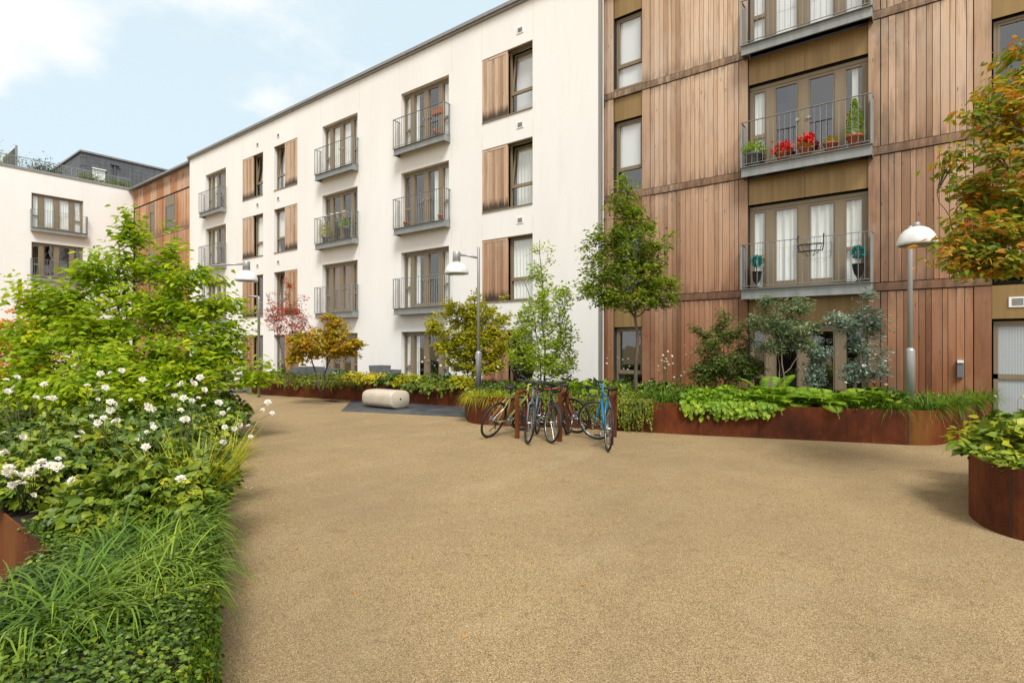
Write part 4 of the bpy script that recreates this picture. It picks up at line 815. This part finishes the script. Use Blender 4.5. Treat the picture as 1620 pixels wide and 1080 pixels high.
woody('overhanging_tree', 'orange and green branches of the tree reaching in at the right', 'tree', 1730, 5.6, .5, [(1605,95,26,24,.2),(1580,150,34,24,.1),(1595,200,46,28,.2),(1540,205,18,10),(1560,130,16,10),(1570,235,30,20),(1560,290,44,22,.2),(1600,320,60,30,.3),(1530,345,30,14),(1575,365,60,20,.1),(1500,385,26,10),(1560,405,60,18,.1),(1500,412,30,9),(1468,398,20,7,-.1),(1520,232,22,10),(1505,300,22,12),(1530,430,30,10),(1535,180,16,12),(1600,420,60,16,.3),(1560,425,50,10,.1),(1530,395,40,9),(1660,300,60,90,.4),(1660,150,50,60,.3)], 'turning', 'bark', 620, 15, (.1,.038), 1, 4.2, .05, .2, .8, .4, .4, 23, prim=46, clear=1.4)
for a in ((-44.75,9.6,12.5,.9,.6,'leafy green shrub on the roof terrace beside the slatted screen'),(-44.8,12.0,12.45,.8,.45,'low shrub behind the roof railing in front of the penthouse'),(-44.8,13.6,12.45,.8,.45,'low shrub at the right end of the roof terrace railing'),(-44.8,6.7,12.5,1.2,.9,'golden climbing shrub on the screen at the far left of the roof')):
    RNG = np.random.default_rng(int(a[1]*10)); n = 800; d = RNG.normal(size=(n,3))*np.array([[.12,a[3]*.55,a[4]*.6]]); t = thing('terrace_shrub', a[5], 'shrub', (a[0],a[1],a[2]), 0, 'shrubs on the roof terrace')
    d[:,2] = np.abs(d[:,2])+.02; leaves('crown', d, RNG.normal(size=(n,3)), np.array([[0,0,1.]])+RNG.normal(size=(n,3))*.5, .12, .06, LF['yellowgreen' if a[1] < 8 else 'dark' if a[1] < 11 else 'mid'], t)
    b = MB()
    for i in range(5): b.tube([(0,(i-2)*.06,0),(0,(i-2)*a[3]*.2,a[4]*.7)], .01, 4)
    b.build('stem', M['bark'], t)

# ---------------------------------------------------------------- low plants
def mound(name, label, cat, loc, rx, h, leafm, n, ls, group=None, seed=1, trail=None, three=False, rz=0, ry=None, lift=.35):
    """leaf mound; trail=(direction, amount, drop) lets part of it hang over an edge"""
    global RNG
    RNG = np.random.default_rng(seed); t = thing(name, label, cat, loc, rz, group); ry = ry or rx
    a = RNG.uniform(0,6.283,n); r_ = np.sqrt(RNG.uniform(0,1,n)); P = np.stack([rx*r_*np.cos(a), ry*r_*np.sin(a), h*(.22+.78*(1-r_**2.2))*RNG.uniform(.45,1.05,n)+.01], 1)
    out_ = np.stack([np.cos(a), np.sin(a), np.full(n, -.15)], 1); D = out_*RNG.uniform(.4,1,(n,1))+RNG.normal(size=(n,3))*.35; N = np.array([[0,0,1.]])+out_*lift+RNG.normal(size=(n,3))*.5
    if trail:
        dv, w, drop, m = trail[:4]; dv = np.array([*dv,0.]); dv /= np.linalg.norm(dv); sv = np.array([-dv[1],dv[0],0]); u = RNG.uniform(-1,1,m); s = RNG.uniform(0,1,m)**1.3; edge_d = trail[4] if len(trail) > 4 else rx
        clump = (np.sin(u*9+seed)+np.sin(u*23+seed*2))*.25+.7
        T = sv*(u*w)[:,None] + dv*(edge_d+.03+.05*np.sin(s*3)*RNG.uniform(.5,1.5,m))[:,None]; T[:,2] = .13 - s*(drop+.13)*clump
        P = np.concatenate([P, T]); D = np.concatenate([D, dv*.35+np.array([[0,0,-1.]])+RNG.normal(size=(m,3))*.3]); N = np.concatenate([N, dv+np.array([[0,0,.35]])+RNG.normal(size=(m,3))*.3])
    if three:
        k = len(P); D0 = unit(D); Sd = unit(np.cross(D0, N)); Pl, Dl, Nl = [], [], []
        for q in (-1,0,1): Pl.append(P); Dl.append(D0+Sd*q*.95); Nl.append(N)
        P, D, N = map(np.concatenate, (Pl, Dl, Nl))
    sz = RNG.uniform(.6,1.2,len(P)); leaves('foliage', P, D, N, ls[0]*sz, ls[1]*sz, LF[leafm], t)
    b = MB()
    for i in range(7): q = a[i]; b.tube([(0,0,-.02),(rx*.3*math.cos(q),ry*.3*math.sin(q),h*.5),(rx*.6*math.cos(q),ry*.6*math.sin(q),h*.6)], [.006,.005,.003], 4, False)
    b.build('stem', M['stem'], t); return t
def tuft(name, label, loc, n=260, L_=.42, w=.008, m='grass', group=None, seed=1, r=.07, up=1.2, droop=1.0):
    global RNG
    RNG = np.random.default_rng(seed); a = RNG.uniform(0,6.283,n); q = RNG.uniform(0,1,n)**.5*r; B_ = np.stack([q*np.cos(a), q*np.sin(a), np.zeros(n)-.02], 1)
    o = blades(name, B_, a+RNG.normal(size=n)*.5, L_*RNG.uniform(.5,1.15,n), w*RNG.uniform(.7,1.2,n), LF[m], None, up, droop); o.location = loc; return tag(o, label, 'grass clump', group)
def fern(name, label, loc, nf=11, L_=.5, m='fern', group=None, seed=1, up=1.0):
    global RNG
    RNG = np.random.default_rng(seed); t = thing(name, label, 'fern', loc, 0, group); Ps, Ds, Ns, Ls = [], [], [], []; b = MB()
    for i in range(nf):
        az = 6.283*i/nf+RNG.uniform(-.25,.25); l = L_*RNG.uniform(.75,1.15); e = RNG.uniform(.5,1.1)*up; dv = np.array([math.cos(az),math.sin(az),0]); sv = np.array([-math.sin(az),math.cos(az),0])
        tt = np.linspace(.1,1,24); C = dv*(tt*l*.85)[:,None]; C[:,2] = l*(e*tt-.95*tt**2.2); T = unit(np.gradient(C, axis=0)); wd = np.sin(np.clip(tt*1.15,0,1)*math.pi)**.7*.17*l/.5+.012
        b.tube([Vector(c) for c in C[::4]], .003, 3, False)
        for s in (-1,1): Ps.append(C); Ds.append(sv*s+T*.35); Ns.append(np.cross(T, sv)*1.0+np.array([0,0,.2])); Ls.append(wd)
    P, D, N, Ln = map(np.concatenate, (Ps, Ds, Ns, Ls)); leaves('frond', P, D, -N if N[:,2].mean() < 0 else N, Ln, .022*L_/.5, LF[m], t, .1, .3); b.build('stem', M['stem'], t); return t

# ---- flowers
PET = None
def blossom_mesh():
    V, Q = [], []; n = 14; P = np.zeros((n,3)); a = np.arange(n)*2*math.pi*.382+RNG.normal(size=n)*.1
    D = np.stack([np.cos(a), np.sin(a), .1+.9*np.arange(n)/n], 1); N = np.stack([-np.cos(a)*.3, -np.sin(a)*.3, np.ones(n)], 1)
    v, q = leafV(P+D*.004, D, N, .034*(1-.35*np.arange(n)/n), .026, .25, .1); return v, q
bv, bq = blossom_mesh(); proto = fast_mesh('blossom', bv, bq, LF['petal'], smooth=False); 
cb = MB(); cb.lathe([(.002,.006),(.006,.008),(.005,.014),(.002,.017)], n=8); cen = cb.build('stamens', M['pollen'], proto, True)
def anemone(label, px, z, flowers, zb=.42, n=170, rx=.32, h=.42, seed=1, ls=(.085,.05), group='white anemones', fsz=1.0):
    b0 = at(px, z, zb); t = mound('anemone_plant', label, 'flowering plant', b0, rx, h, 'anemone', n, ls, group, seed, three=True); r = random.Random(seed); s = MB()
    for (fx, fy) in flowers:
        zz = z+r.uniform(-.15,.15)-(.6 if fy >= 700 and fx < 350 else .25 if fy > 640 and fx < 345 else 0); p = at(fx, zz, hz(fy, zz))-b0; q = Vector((p.x*.25, p.y*.25, 0)); c = Vector((p.x*.6, p.y*.6, p.z*.7)); c += Vector((r.uniform(-.06,.06),r.uniform(-.06,.06),0)); c2 = c.lerp(p,.55)+Vector((r.uniform(-.03,.03),r.uniform(-.03,.03),.02)); s.tube([q, c, c2, p], [.003,.0025,.002,.0015], 4, False)
        f = proto.copy(); COL.objects.link(f); f.parent = t; f.location = p; tocam = (cam.location-(b0+p)).normalized(); ax2 = (tocam*r.uniform(.3,1)+Vector((r.uniform(-.7,.7),r.uniform(-.7,.7),r.uniform(.0,1.)))).normalized()
        f.rotation_euler = ax2.to_track_quat('Z','Y').to_euler(); k = r.uniform(.55,1.05)*fsz; f.scale = (k,k,k)
        g_ = cen.copy(); COL.objects.link(g_); g_.parent = f
    s.build('flower_stem', M['stem'], t)
    return t
fl = [(x/3.6, 500+y/3.6) for x, y in [(35,365),(97,350),(42,430),(80,408),(205,465),(250,390),(270,468),(300,468),(495,397),(545,427),(567,380),(600,408),(573,328),(628,322),(693,310),(812,362),(557,475),(628,490),(650,500),(628,535),(745,478),(668,592),(650,600),(558,607),(520,568),(590,580),(850,520),(880,530),(835,505),(875,635),(835,660),(865,612),(460,665),(440,690),(780,703),(830,745),(1020,390),(1035,380),(1000,455),(985,450),(1045,467),(1097,365),(1105,385),(1140,350),(1163,420),(1130,467),(1092,482),(1245,495),(1160,512),(1028,537),(1060,587),(1045,590),(1280,632),(1305,530),(1268,552),(1335,640),(1365,620),(1415,625),(1495,535),(1525,492),(1428,687),(1550,553),(30,775),(15,780),(50,865),(40,890),(235,832),(330,812),(205,860),(245,858),(285,850),(323,858),(120,908),(160,905),(195,915),(100,950),(135,955),(410,935),(1028,928),(190,1020),(25,665),(1270,720),(130,690),(960,395),(75,895),(70,960),(175,880)]]
groups = [('white anemones flowering at the left frame edge', lambda x,y: x < 90 and y < 700, 45, 4.6), ('anemone with a dense white bunch low at the left edge', lambda x,y: x < 130 and y >= 700, 45, 4.1),
  ('white anemones in front of the big shrub stems, left part', lambda x,y: 90 <= x < 200 and y < 700, 165, 4.7), ('white anemones in front of the big shrub stems, right part', lambda x,y: 200 <= x < 262 and y < 720, 232, 4.6),
  ('tall white anemones at the right end of the left bed', lambda x,y: 262 <= x < 345 and y < 700, 278, 4.9), ('anemone with long stems leaning out over the path', lambda x,y: x >= 345, 296, 4.4), ('short anemone among the yellow green grass', lambda x,y: 90 <= x < 345 and y >= 700, 240, 3.8)]
used = set()
for i, (lb_, fn, px, z) in enumerate(groups):
    sel = [k for k, q in enumerate(fl) if k not in used and fn(*q)]; used |= set(sel); anemone(lb_, px, z, [fl[k] for k in sel], seed=30+i, n=190, rx=.36, h=.4)
back = [(1075,556),(1085,565),(1095,553),(1088,560),(1056,555),(1062,562),(1052,570),(1070,575),(1045,578),(1042,585),(1075,585),(1080,592),(1060,590),(1078,600),(1088,596)]
def cp_(x, y): return (940+x/3.858, 440+y/3.858)
anemone('cluster of small white anemones before the larch boards', 1058, 11.6, [cp_(*q) for q in [(450,447),(420,470),(437,490),(475,475),(412,500),(392,535),(395,562),(430,548),(455,528),(445,508),(480,520),(428,507),(555,412),(617,432),(592,455),(562,465),(622,510),(668,408),(665,437),(530,595),(550,573),(580,567),(515,615),(545,590),(443,583),(487,605)]], .5, 110, .35, .35, 41, (.07,.04), 'white anemones', .85)
anemone('white anemones before the small ground floor window', 985, 11.9, [cp_(*q) for q in [(95,430),(150,490),(175,497),(207,492),(145,480),(217,537),(180,552),(205,556),(78,487),(76,520),(248,622)]], .5, 90, .3, .35, 42, (.07,.04), 'white anemones', .85)
anemone('white anemones beneath the yellow green shrub by the lamp', 700, 14.2, [(672,565),(678,570),(668,572),(690,562),(684,575),(693,570),(688,578),(697,578)], .45, 90, .35, .3, 43, (.07,.04), 'white anemones', .9)
anemone('white anemones between the yellow green shrub and the slender tree', 800, 13.0, [(792,570),(798,575),(805,568),(788,580),(812,574),(780,590),(802,585),(820,590),(840,575)], .5, 90, .35, .3, 44, (.07,.04), 'white anemones', .9)
anemone('white rose like flowers beside the tall silvery shrub', 1372, 10.3, [(1367,578),(1370,589),(1402,608),(1338,605),(1320,625),(1337,622),(1350,618)], .5, 70, .3, .25, 45, (.07,.04), 'white anemones', 1.3)
anemone('two white flowers in front of the patterned window', 1590, 9.6, [(1574,627),(1616,627)], .0, 50, .3, .5, 46, (.07,.04), 'white anemones', 1.6)
for o in [cen, proto]: bpy.data.objects.remove(o)

# ---- foreground bed: grass tufts, leafy mounds, creeping cover
TL = .42
tufts = [(172,3.02,'wide arching grass tuft beside the rusty steel corner'),(112,2.6,'grass tuft just right of the steel corner'),(190,3.1,'bright grass tuft in the middle of the front bed'),(245,3.2,'grass tuft near the path in the front bed'),(262,3.25,'dense bright grass tuft leaning over the path edge'),(278,2.9,'grass tuft drooping over the path edge'),(165,2.75,'lower middle grass tuft of the front bed'),(100,2.45,'long bladed grass tuft lowest in the front bed'),(20,2.2,'grass tuft cut by the left frame edge'),(252,2.75,'grass tuft beside the creeping cover near the path'),(215,2.85,'grass tuft left of the dark leaf gap'),(292,3.5,'grass tuft at the bend of the bed edge'),(285,3.6,'far grass tuft below the anemone leaves'),(240,3.55,'small grass tuft behind the bright one'),(130,2.35,'strap leaved tuft rising from the creeping cover'),(210,2.45,'strap leaved tuft in the cover near the path'),(60,2.3,'strap leaved tuft low at the left of the cover')]
for i, (px, z, lb_) in enumerate(tufts): tuft('grass_tuft', lb_, at(px,z,.4), 210, .5 if i not in (7,) else .55, .0085, 'grass', 'grass tufts in the left bed', 60+i, .1, 1.1, 1.3)
for i, (px, z, lb_) in enumerate([(300,4.1,'pale upright grass clump between the anemones'),(265,4.2,'pale grass clump left of the upright one'),(318,4.3,'pale grass clump at the bed edge beyond the anemones'),(355,5.4,'pale grass clump at the far edge of the left bed')]):
    tuft('pale_grass_clump', lb_, at(px,z,.4), 300, .48, .007, 'palegrass', 'pale grass clumps in the left bed', 80+i, .12, 1.5, .8)
leafy = [(15,4.9,.35,'big leaved mound at the left edge above the steel corner'),(115,4.35,.36,'big leaved mound above the steel corner'),(180,3.7,.35,'lobed leaf mound left of the short anemone'),(130,4.6,.4,'leaf mound under the white flowers at left'),(210,4.1,.35,'leaf mound below the big shrub stems'),(262,3.75,.28,'leaf mound above the bright grass tuft'),(20,5.3,.45,'shaded leaf mound at the far left'),(95,5.6,.45,'shaded leaf mound under the big shrub'),(180,5.7,.45,'leaf mound at the foot of the big shrub'),(265,5.4,.4,'leaf mound right of the big shrub foot'),(302,5.2,.3,'leaf mound by the path edge'),(324,6.4,.34,'leaf mound further along the path edge'),(330,7.6,.5,'leaf mound near the far end of the left bed'),(346,9.0,.42,'farthest leaf mound of the left bed'),(303,4.1,.2,'small leaf mound hanging at the bed edge'),(250,6.8,.55,'leaf mound behind the anemones'),(130,7.0,.6,'leaf mound behind the left anemones')]
for i, (px, z, r_, lb_) in enumerate(leafy): mound('leafy_perennial', lb_, 'plant', at(px,z,.4), r_*1.15, .32+.12*(z > 4.4), 'anemone' if i % 3 else 'cover', 300, (.085,.048), 'leafy perennials in the left bed', 100+i, None, True)
def scatter_in(poly, n, cond=None):
    xs = [p[0] for p in poly]; ys = [p[1] for p in poly]; o = []
    while len(o) < n:
        x, y = RNG.uniform(min(xs),max(xs)), RNG.uniform(min(ys),max(ys))
        if inside(poly, x, y) and (cond is None or cond(x, y)): o.append((x,y))
    return np.array(o)
def cover(name, XY, z, h, leafm, ls, extra=None):
    n = len(XY); P = np.column_stack([XY, z+h*RNG.uniform(0,1,n)]); a = RNG.uniform(0,6.283,n); D = np.stack([np.cos(a),np.sin(a),RNG.uniform(-.4,.5,n)],1); N = np.array([[0,0,1.]])+RNG.normal(size=(n,3))*.6
    if extra is not None: P = np.concatenate([P,extra[0]]); D = np.concatenate([D,extra[1]]); N = np.concatenate([N,extra[2]])
    sz = RNG.uniform(.6,1.25,len(P)); o = leaves(name, P, D, N, ls[0]*sz, ls[1]*sz, LF[leafm], None); return struct(o, 'stuff')
RNG = np.random.default_rng(5)
near = scatter_in(polyL, 29000, lambda x, y: x > -4.6 and x*(-SN)+y*CS < 3.9)
e1 = []; 
for a, c in zip(edge[:4], edge[1:5]):
    k = 1500; t_ = RNG.uniform(0,1,k)[:,None]; p = np.array(a)[None,:]*(1-t_)+np.array(c)[None,:]*t_; p[:,2] = .48-RNG.uniform(0,1,k)**1.2*.42; p[:,:2] += np.array([.35,.8])*RNG.uniform(.0,.035,(k,1)); e1.append(p)
p = e1[0].copy(); e1 += [q*1. - np.array([.03,.07,0])*RNG.uniform(0,1,(len(q),1))*np.array([[1,1,0]]) for q in e1[:4]]
for q in e1[4:]: q[:,2] = .42+RNG.uniform(0,.09,len(q))
e1 = np.concatenate(e1); k = len(e1); ex = (e1, np.array([[.2,.3,-1.]])+RNG.normal(size=(k,3))*.4, np.array([[.45,.9,.4]])+RNG.normal(size=(k,3))*.3)
cover('creeping_ground_cover', near, .4, .1, 'cover', (.024,.016), ex)
far_ = scatter_in(polyL, 16000, lambda x, y: 3.6 < x*(-SN)+y*CS < 11 and x > -14 and not (x < -3.5 and y < 1.5 and x > -5.9))
cover('bed_ground_cover', far_, .4, .16, 'anemone', (.075,.045))

# ---- planter B (behind the bicycles)
cB = scatter_in(polyB, 16000); cover('planter_ground_cover', cB, .5, .16, 'cover', (.055,.032))
PAr = [(p[0],p[1]) for p in PA]; cA = scatter_in(PAr, 9000); cover('far_planter_ground_cover', cA, .45, .16, 'cover', (.07,.04))
def edgeB(px, zin, h=.5):                       # point just inside the planter front at bearing px
    lo = 7.
    while lo < 16 and not inside(polyB, *at(px, lo)[:2]): lo += .02
    return at(px, lo+zin, h)
def toward(p): d = -Vector((p.x,p.y)); d.normalize(); return (d.x*.6+.15, d.y*.6-.55)
for i, (px, zin, lb_) in enumerate([(752,.3,'bright grass clump on the rounded planter end'),(775,.3,'bright grass clump right of the rounded planter end'),(800,.35,'bright grass clump behind the lime green bicycle'),(762,.75,'grass clump behind the rounded planter end'),(790,.8,'grass clump behind the lime bicycle, further back')]):
    tuft('grass_clump', lb_, edgeB(px,zin), 320, .48, .009, 'palegrass', 'grass clumps in the bicycle planter', 140+i, .14, 1.0, 1.15)
for i, (px, zin, n, lb_) in enumerate([(1050,.35,260,'brown tinged sedge clump on the planter edge beside the lime leaves'),(1020,.4,240,'sedge clump right of the blue bicycle'),(1062,.5,240,'sedge clump below the white anemones'),(1408,.22,200,'dark strappy clump left of the tall lamp foot'),(1470,.3,300,'fine grass clump right of the tall lamp foot'),(1505,.3,300,'fine grass clump on the planter right corner'),(1535,.35,320,'rounded fine grass clump at the planter right end'),(1555,.8,260,'rear grass clump at the planter right end'),(1490,.8,260,'rear grass clump between lamp and meter box')]):
    tuft('sedge_clump', lb_, edgeB(px,zin), int(n*1.5), .5, .007, 'grass', 'sedge clumps in the bicycle planter', 150+i, .14, 1.35, 1.1)
for i, (px, zin, r_, h, lm, ls, lb_) in enumerate([(1110,.3,.36,.32,'lime',(.1,.075),'lime leaved mound hanging over the planter, left part'),(1150,.28,.36,.36,'lime',(.1,.075),'lime leaved mound hanging over the planter, middle part'),(1190,.3,.34,.3,'lime',(.1,.075),'lime leaved mound hanging over the planter, right part'),(1090,.7,.35,.28,'cover',(.07,.045),'green leaf mound behind the lime leaves')]):
    p = edgeB(px,zin); mound('lime_leaf_plant', lb_, 'plant', p, r_, h, lm, 330, ls, 'lime leaved plants', 170+i, (toward(p), .34, .16, 130, .32) if i < 3 else None)
for i, (px, zin, lb_) in enumerate([(1215,.45,'upright lime fern right of the lime leaves'),(1245,.3,'spreading fern below the grey green shrub'),(1280,.35,'fern in front of the low blue grey bush'),(1305,.25,'fern with a browning frond over the planter edge'),(1345,.3,'large fern hanging over the planter below the silvery shrub'),(1375,.4,'fern left of the dark strappy clump'),(1235,.8,'rear fern under the grey green shrub'),(1325,.8,'rear fern under the silvery shrub'),(1265,.65,'fern between the grey green shrub and the low blue bush'),(1360,.75,'rear fern right of the silvery shrub'),(1195,.75,'rear fern behind the right lime mound'),(1400,.8,'rear fern left of the tall lamp'),(1225,.2,'fern drooping over the rim beside the lime leaves')]):
    fern('fern', lb_, edgeB(px,zin), 15, .5 if i != 0 else .56, 'fern', 'ferns in the bicycle planter', 180+i, 1.4 if i != 0 else 1.8)
for i, (px, zin, w, drop, lb_) in enumerate([(985,.2,.3,.62,'small leaved creeper hanging to the ground right of the blue bicycle'),(1010,.2,.28,.5,'small leaved creeper hanging beside the hanging one'),(955,.2,.3,.5,'creeper hanging behind the blue bicycle'),(905,.2,.4,.42,'creeper hanging behind the middle stand'),(850,.2,.4,.4,'creeper hanging behind the dark bicycles')]):
    p = edgeB(px,zin); mound('trailing_creeper', lb_, 'creeper', p, .38, .22, 'ivy', 450, (.045,.028), 'creepers over the bicycle planter', 200+i, (toward(p), w, drop, 850, .25))
for i, (px, zin, lb_) in enumerate([(880,.7,'broad leaf clump behind the dark bicycles'),(920,.8,'broad leaf clump behind the middle stand'),(940,1.3,'leaf clump at the foot of the white wall'),(965,.9,'broad leaf clump behind the blue bicycle'),(990,1.5,'leaf clump below the small ground floor window'),(840,1.0,'leaf clump below the slender tree'),(1035,1.3,'leaf clump below the cluster of anemones'),(900,1.6,'rear leaf clump left of the white wall foot'),(1395,.6,'small rose leaf clump left of the tall lamp')]):
    mound('leafy_clump', lb_, 'plant', edgeB(px,zin), .42, .36, 'anemone' if i % 2 else 'cover', 230, (.09,.055), 'leafy clumps in the bicycle planter', 220+i, None, True)
mound('yellow_hosta', 'single bright yellow leaf clump behind the blue bicycle', 'plant', edgeB(921,.5,.62), .18, .2, 'lime', 30, (.16,.12), None, 240)
polyC = round_poly(PC, [.5,.5,.3,.5,.5,.5,.6]); cover('right_planter_ground_cover', scatter_in(polyC, 7000), .52, .12, 'anemone', (.07,.045))
# ---- planter A
polyA = PAr
def edgeA(px, zin, h=.45):
    lo = 10.
    while lo < 22 and not inside(polyA, *at(px, lo)[:2]): lo += .03
    return at(px, lo+zin, h)
for i, (px, zin, lb_) in enumerate([(415,.3,'trailing plant at the far left end of the long planter'),(445,.3,'trailing plant over the long planter beneath the maple'),(475,.3,'trailing plant over the planter below the olive shrub, left'),(505,.3,'trailing plant over the planter below the olive shrub, middle'),(535,.3,'trailing plant left of the yellow patch'),(567,.3,'trailing plant right below the yellow patch'),(665,.3,'trailing plant right of the stone bench'),(695,.3,'trailing plant left of the rounded grass planter')]):
    p = edgeA(px,zin); mound('trailing_plant', lb_, 'creeper', p, .62, .3, 'ivy' if px < 640 else 'anemone', 330, (.085,.045), 'trailing plants over the long planter', 250+i, ((toward(p)), .42, .06+.14*((i*37) % 5)/4, 170, .32))
for i, (px, lb_) in enumerate([(560,'bright yellow leaved plant left above the stone bench'),(580,'bright yellow leaved plant middle above the stone bench'),(600,'bright yellow leaved plant right above the stone bench')]):
    mound('yellow_leaf_plant', lb_, 'plant', edgeA(px,.3,.5), .4, .3, 'yellow', 260, (.11,.05), 'yellow leaved plants', 260+i)
for i, (px, zin, lb_) in enumerate([(620,.4,'green mound behind the stone bench'),(645,.4,'yellow green clump beside the low grey trough'),(680,.8,'leaf mound below the yellow green shrub'),(715,.6,'leaf mound left of the lamp foot'),(730,.3,'hanging leaf mound left of the rounded grass end'),(440,1.2,'leaf mound at the foot of the red maple'),(540,1.3,'leaf mound behind the yellow leaved plants')]):
    mound('leafy_clump', lb_, 'plant', edgeA(px,zin), .5, .34, ['cover','yellowgreen','anemone'][i % 3], 240, (.1,.06), 'leafy clumps in the long planter', 270+i, None, True)
# ---- right planter
for i, (px, z, r_, lm, ls, lb_) in enumerate([(1560,5.6,.34,'yellowgreen',(.09,.04),'yellow green fern like plant on the right planter corner'),(1600,5.2,.34,'anemone',(.13,.09),'broad green leaf clump on the right planter'),(1640,5.6,.4,'anemone',(.13,.09),'leaf clump at the right frame edge'),(1600,6.1,.35,'anemone',(.12,.08),'rear leaf clump on the right planter')]):
    mound('leafy_clump', lb_, 'plant', at(px,z,.54), r_, .3, lm, 120, ls, 'plants on the right planter', 290+i, None, i > 0)
fern('fern', 'yellowing fern leaning off the left corner of the right planter', at(1552,5.5,.55), 12, .4, 'fern', None, 296, .9)
mound('leafy_clump', 'dark leaf clump on the ground before the patterned window', 'plant', at(1590,9.2,0), .35, .45, 'dark', 120, (.14,.1), None, 297, None, True)
# ---- scattered leaves and petals
RNG = np.random.default_rng(77); n = 260; zz = RNG.uniform(3,11,n); pxs = RNG.uniform(380,1560,n); P = np.array([tuple(at(a, b, .006)) for a, b in zip(pxs, zz)]); a = RNG.uniform(0,6.28,n)
k = 46; e = np.array([tuple(gr(x, y, .006)) for x, y in zip(RNG.uniform(960,1500,k), RNG.uniform(692,716,k))]); P = np.concatenate([P[:60], e]); P = np.array([p for p in P if not inside(polyB, p[0], p[1]) and not inside(polyA, p[0], p[1])]); n = len(P); a = RNG.uniform(0,6.28,n)
struct(leaves('fallen_leaves', P, np.stack([np.cos(a),np.sin(a),np.zeros(n)],1), np.array([[0,0,1.]])+RNG.normal(size=(n,3))*.15, RNG.uniform(.012,.035,n), .014, LF['orange'], None), 'stuff')
P = np.array([tuple(gr(x, y, .006)) for x, y in [(383,768),(388,770),(395,769),(401,770),(391,773),(398,772),(386,772)]]); n = len(P); a = RNG.uniform(0,6.28,n)
struct(leaves('fallen_petals', P, np.stack([np.cos(a),np.sin(a),np.zeros(n)],1), np.array([[0,0,1.]])+RNG.normal(size=(n,3))*.1, .03, .02, LF['petal'], None), 'stuff')
dc = gr(527,634.5); b = MB(); b.box(-.3,.3,-.12,.12,0,.006); dco = b.build('drain_cover', M['rim']); dco.location = (dc.x,dc.y,.0); tag(dco, 'small dark metal drain cover in the gravel near the planter', 'drain cover')
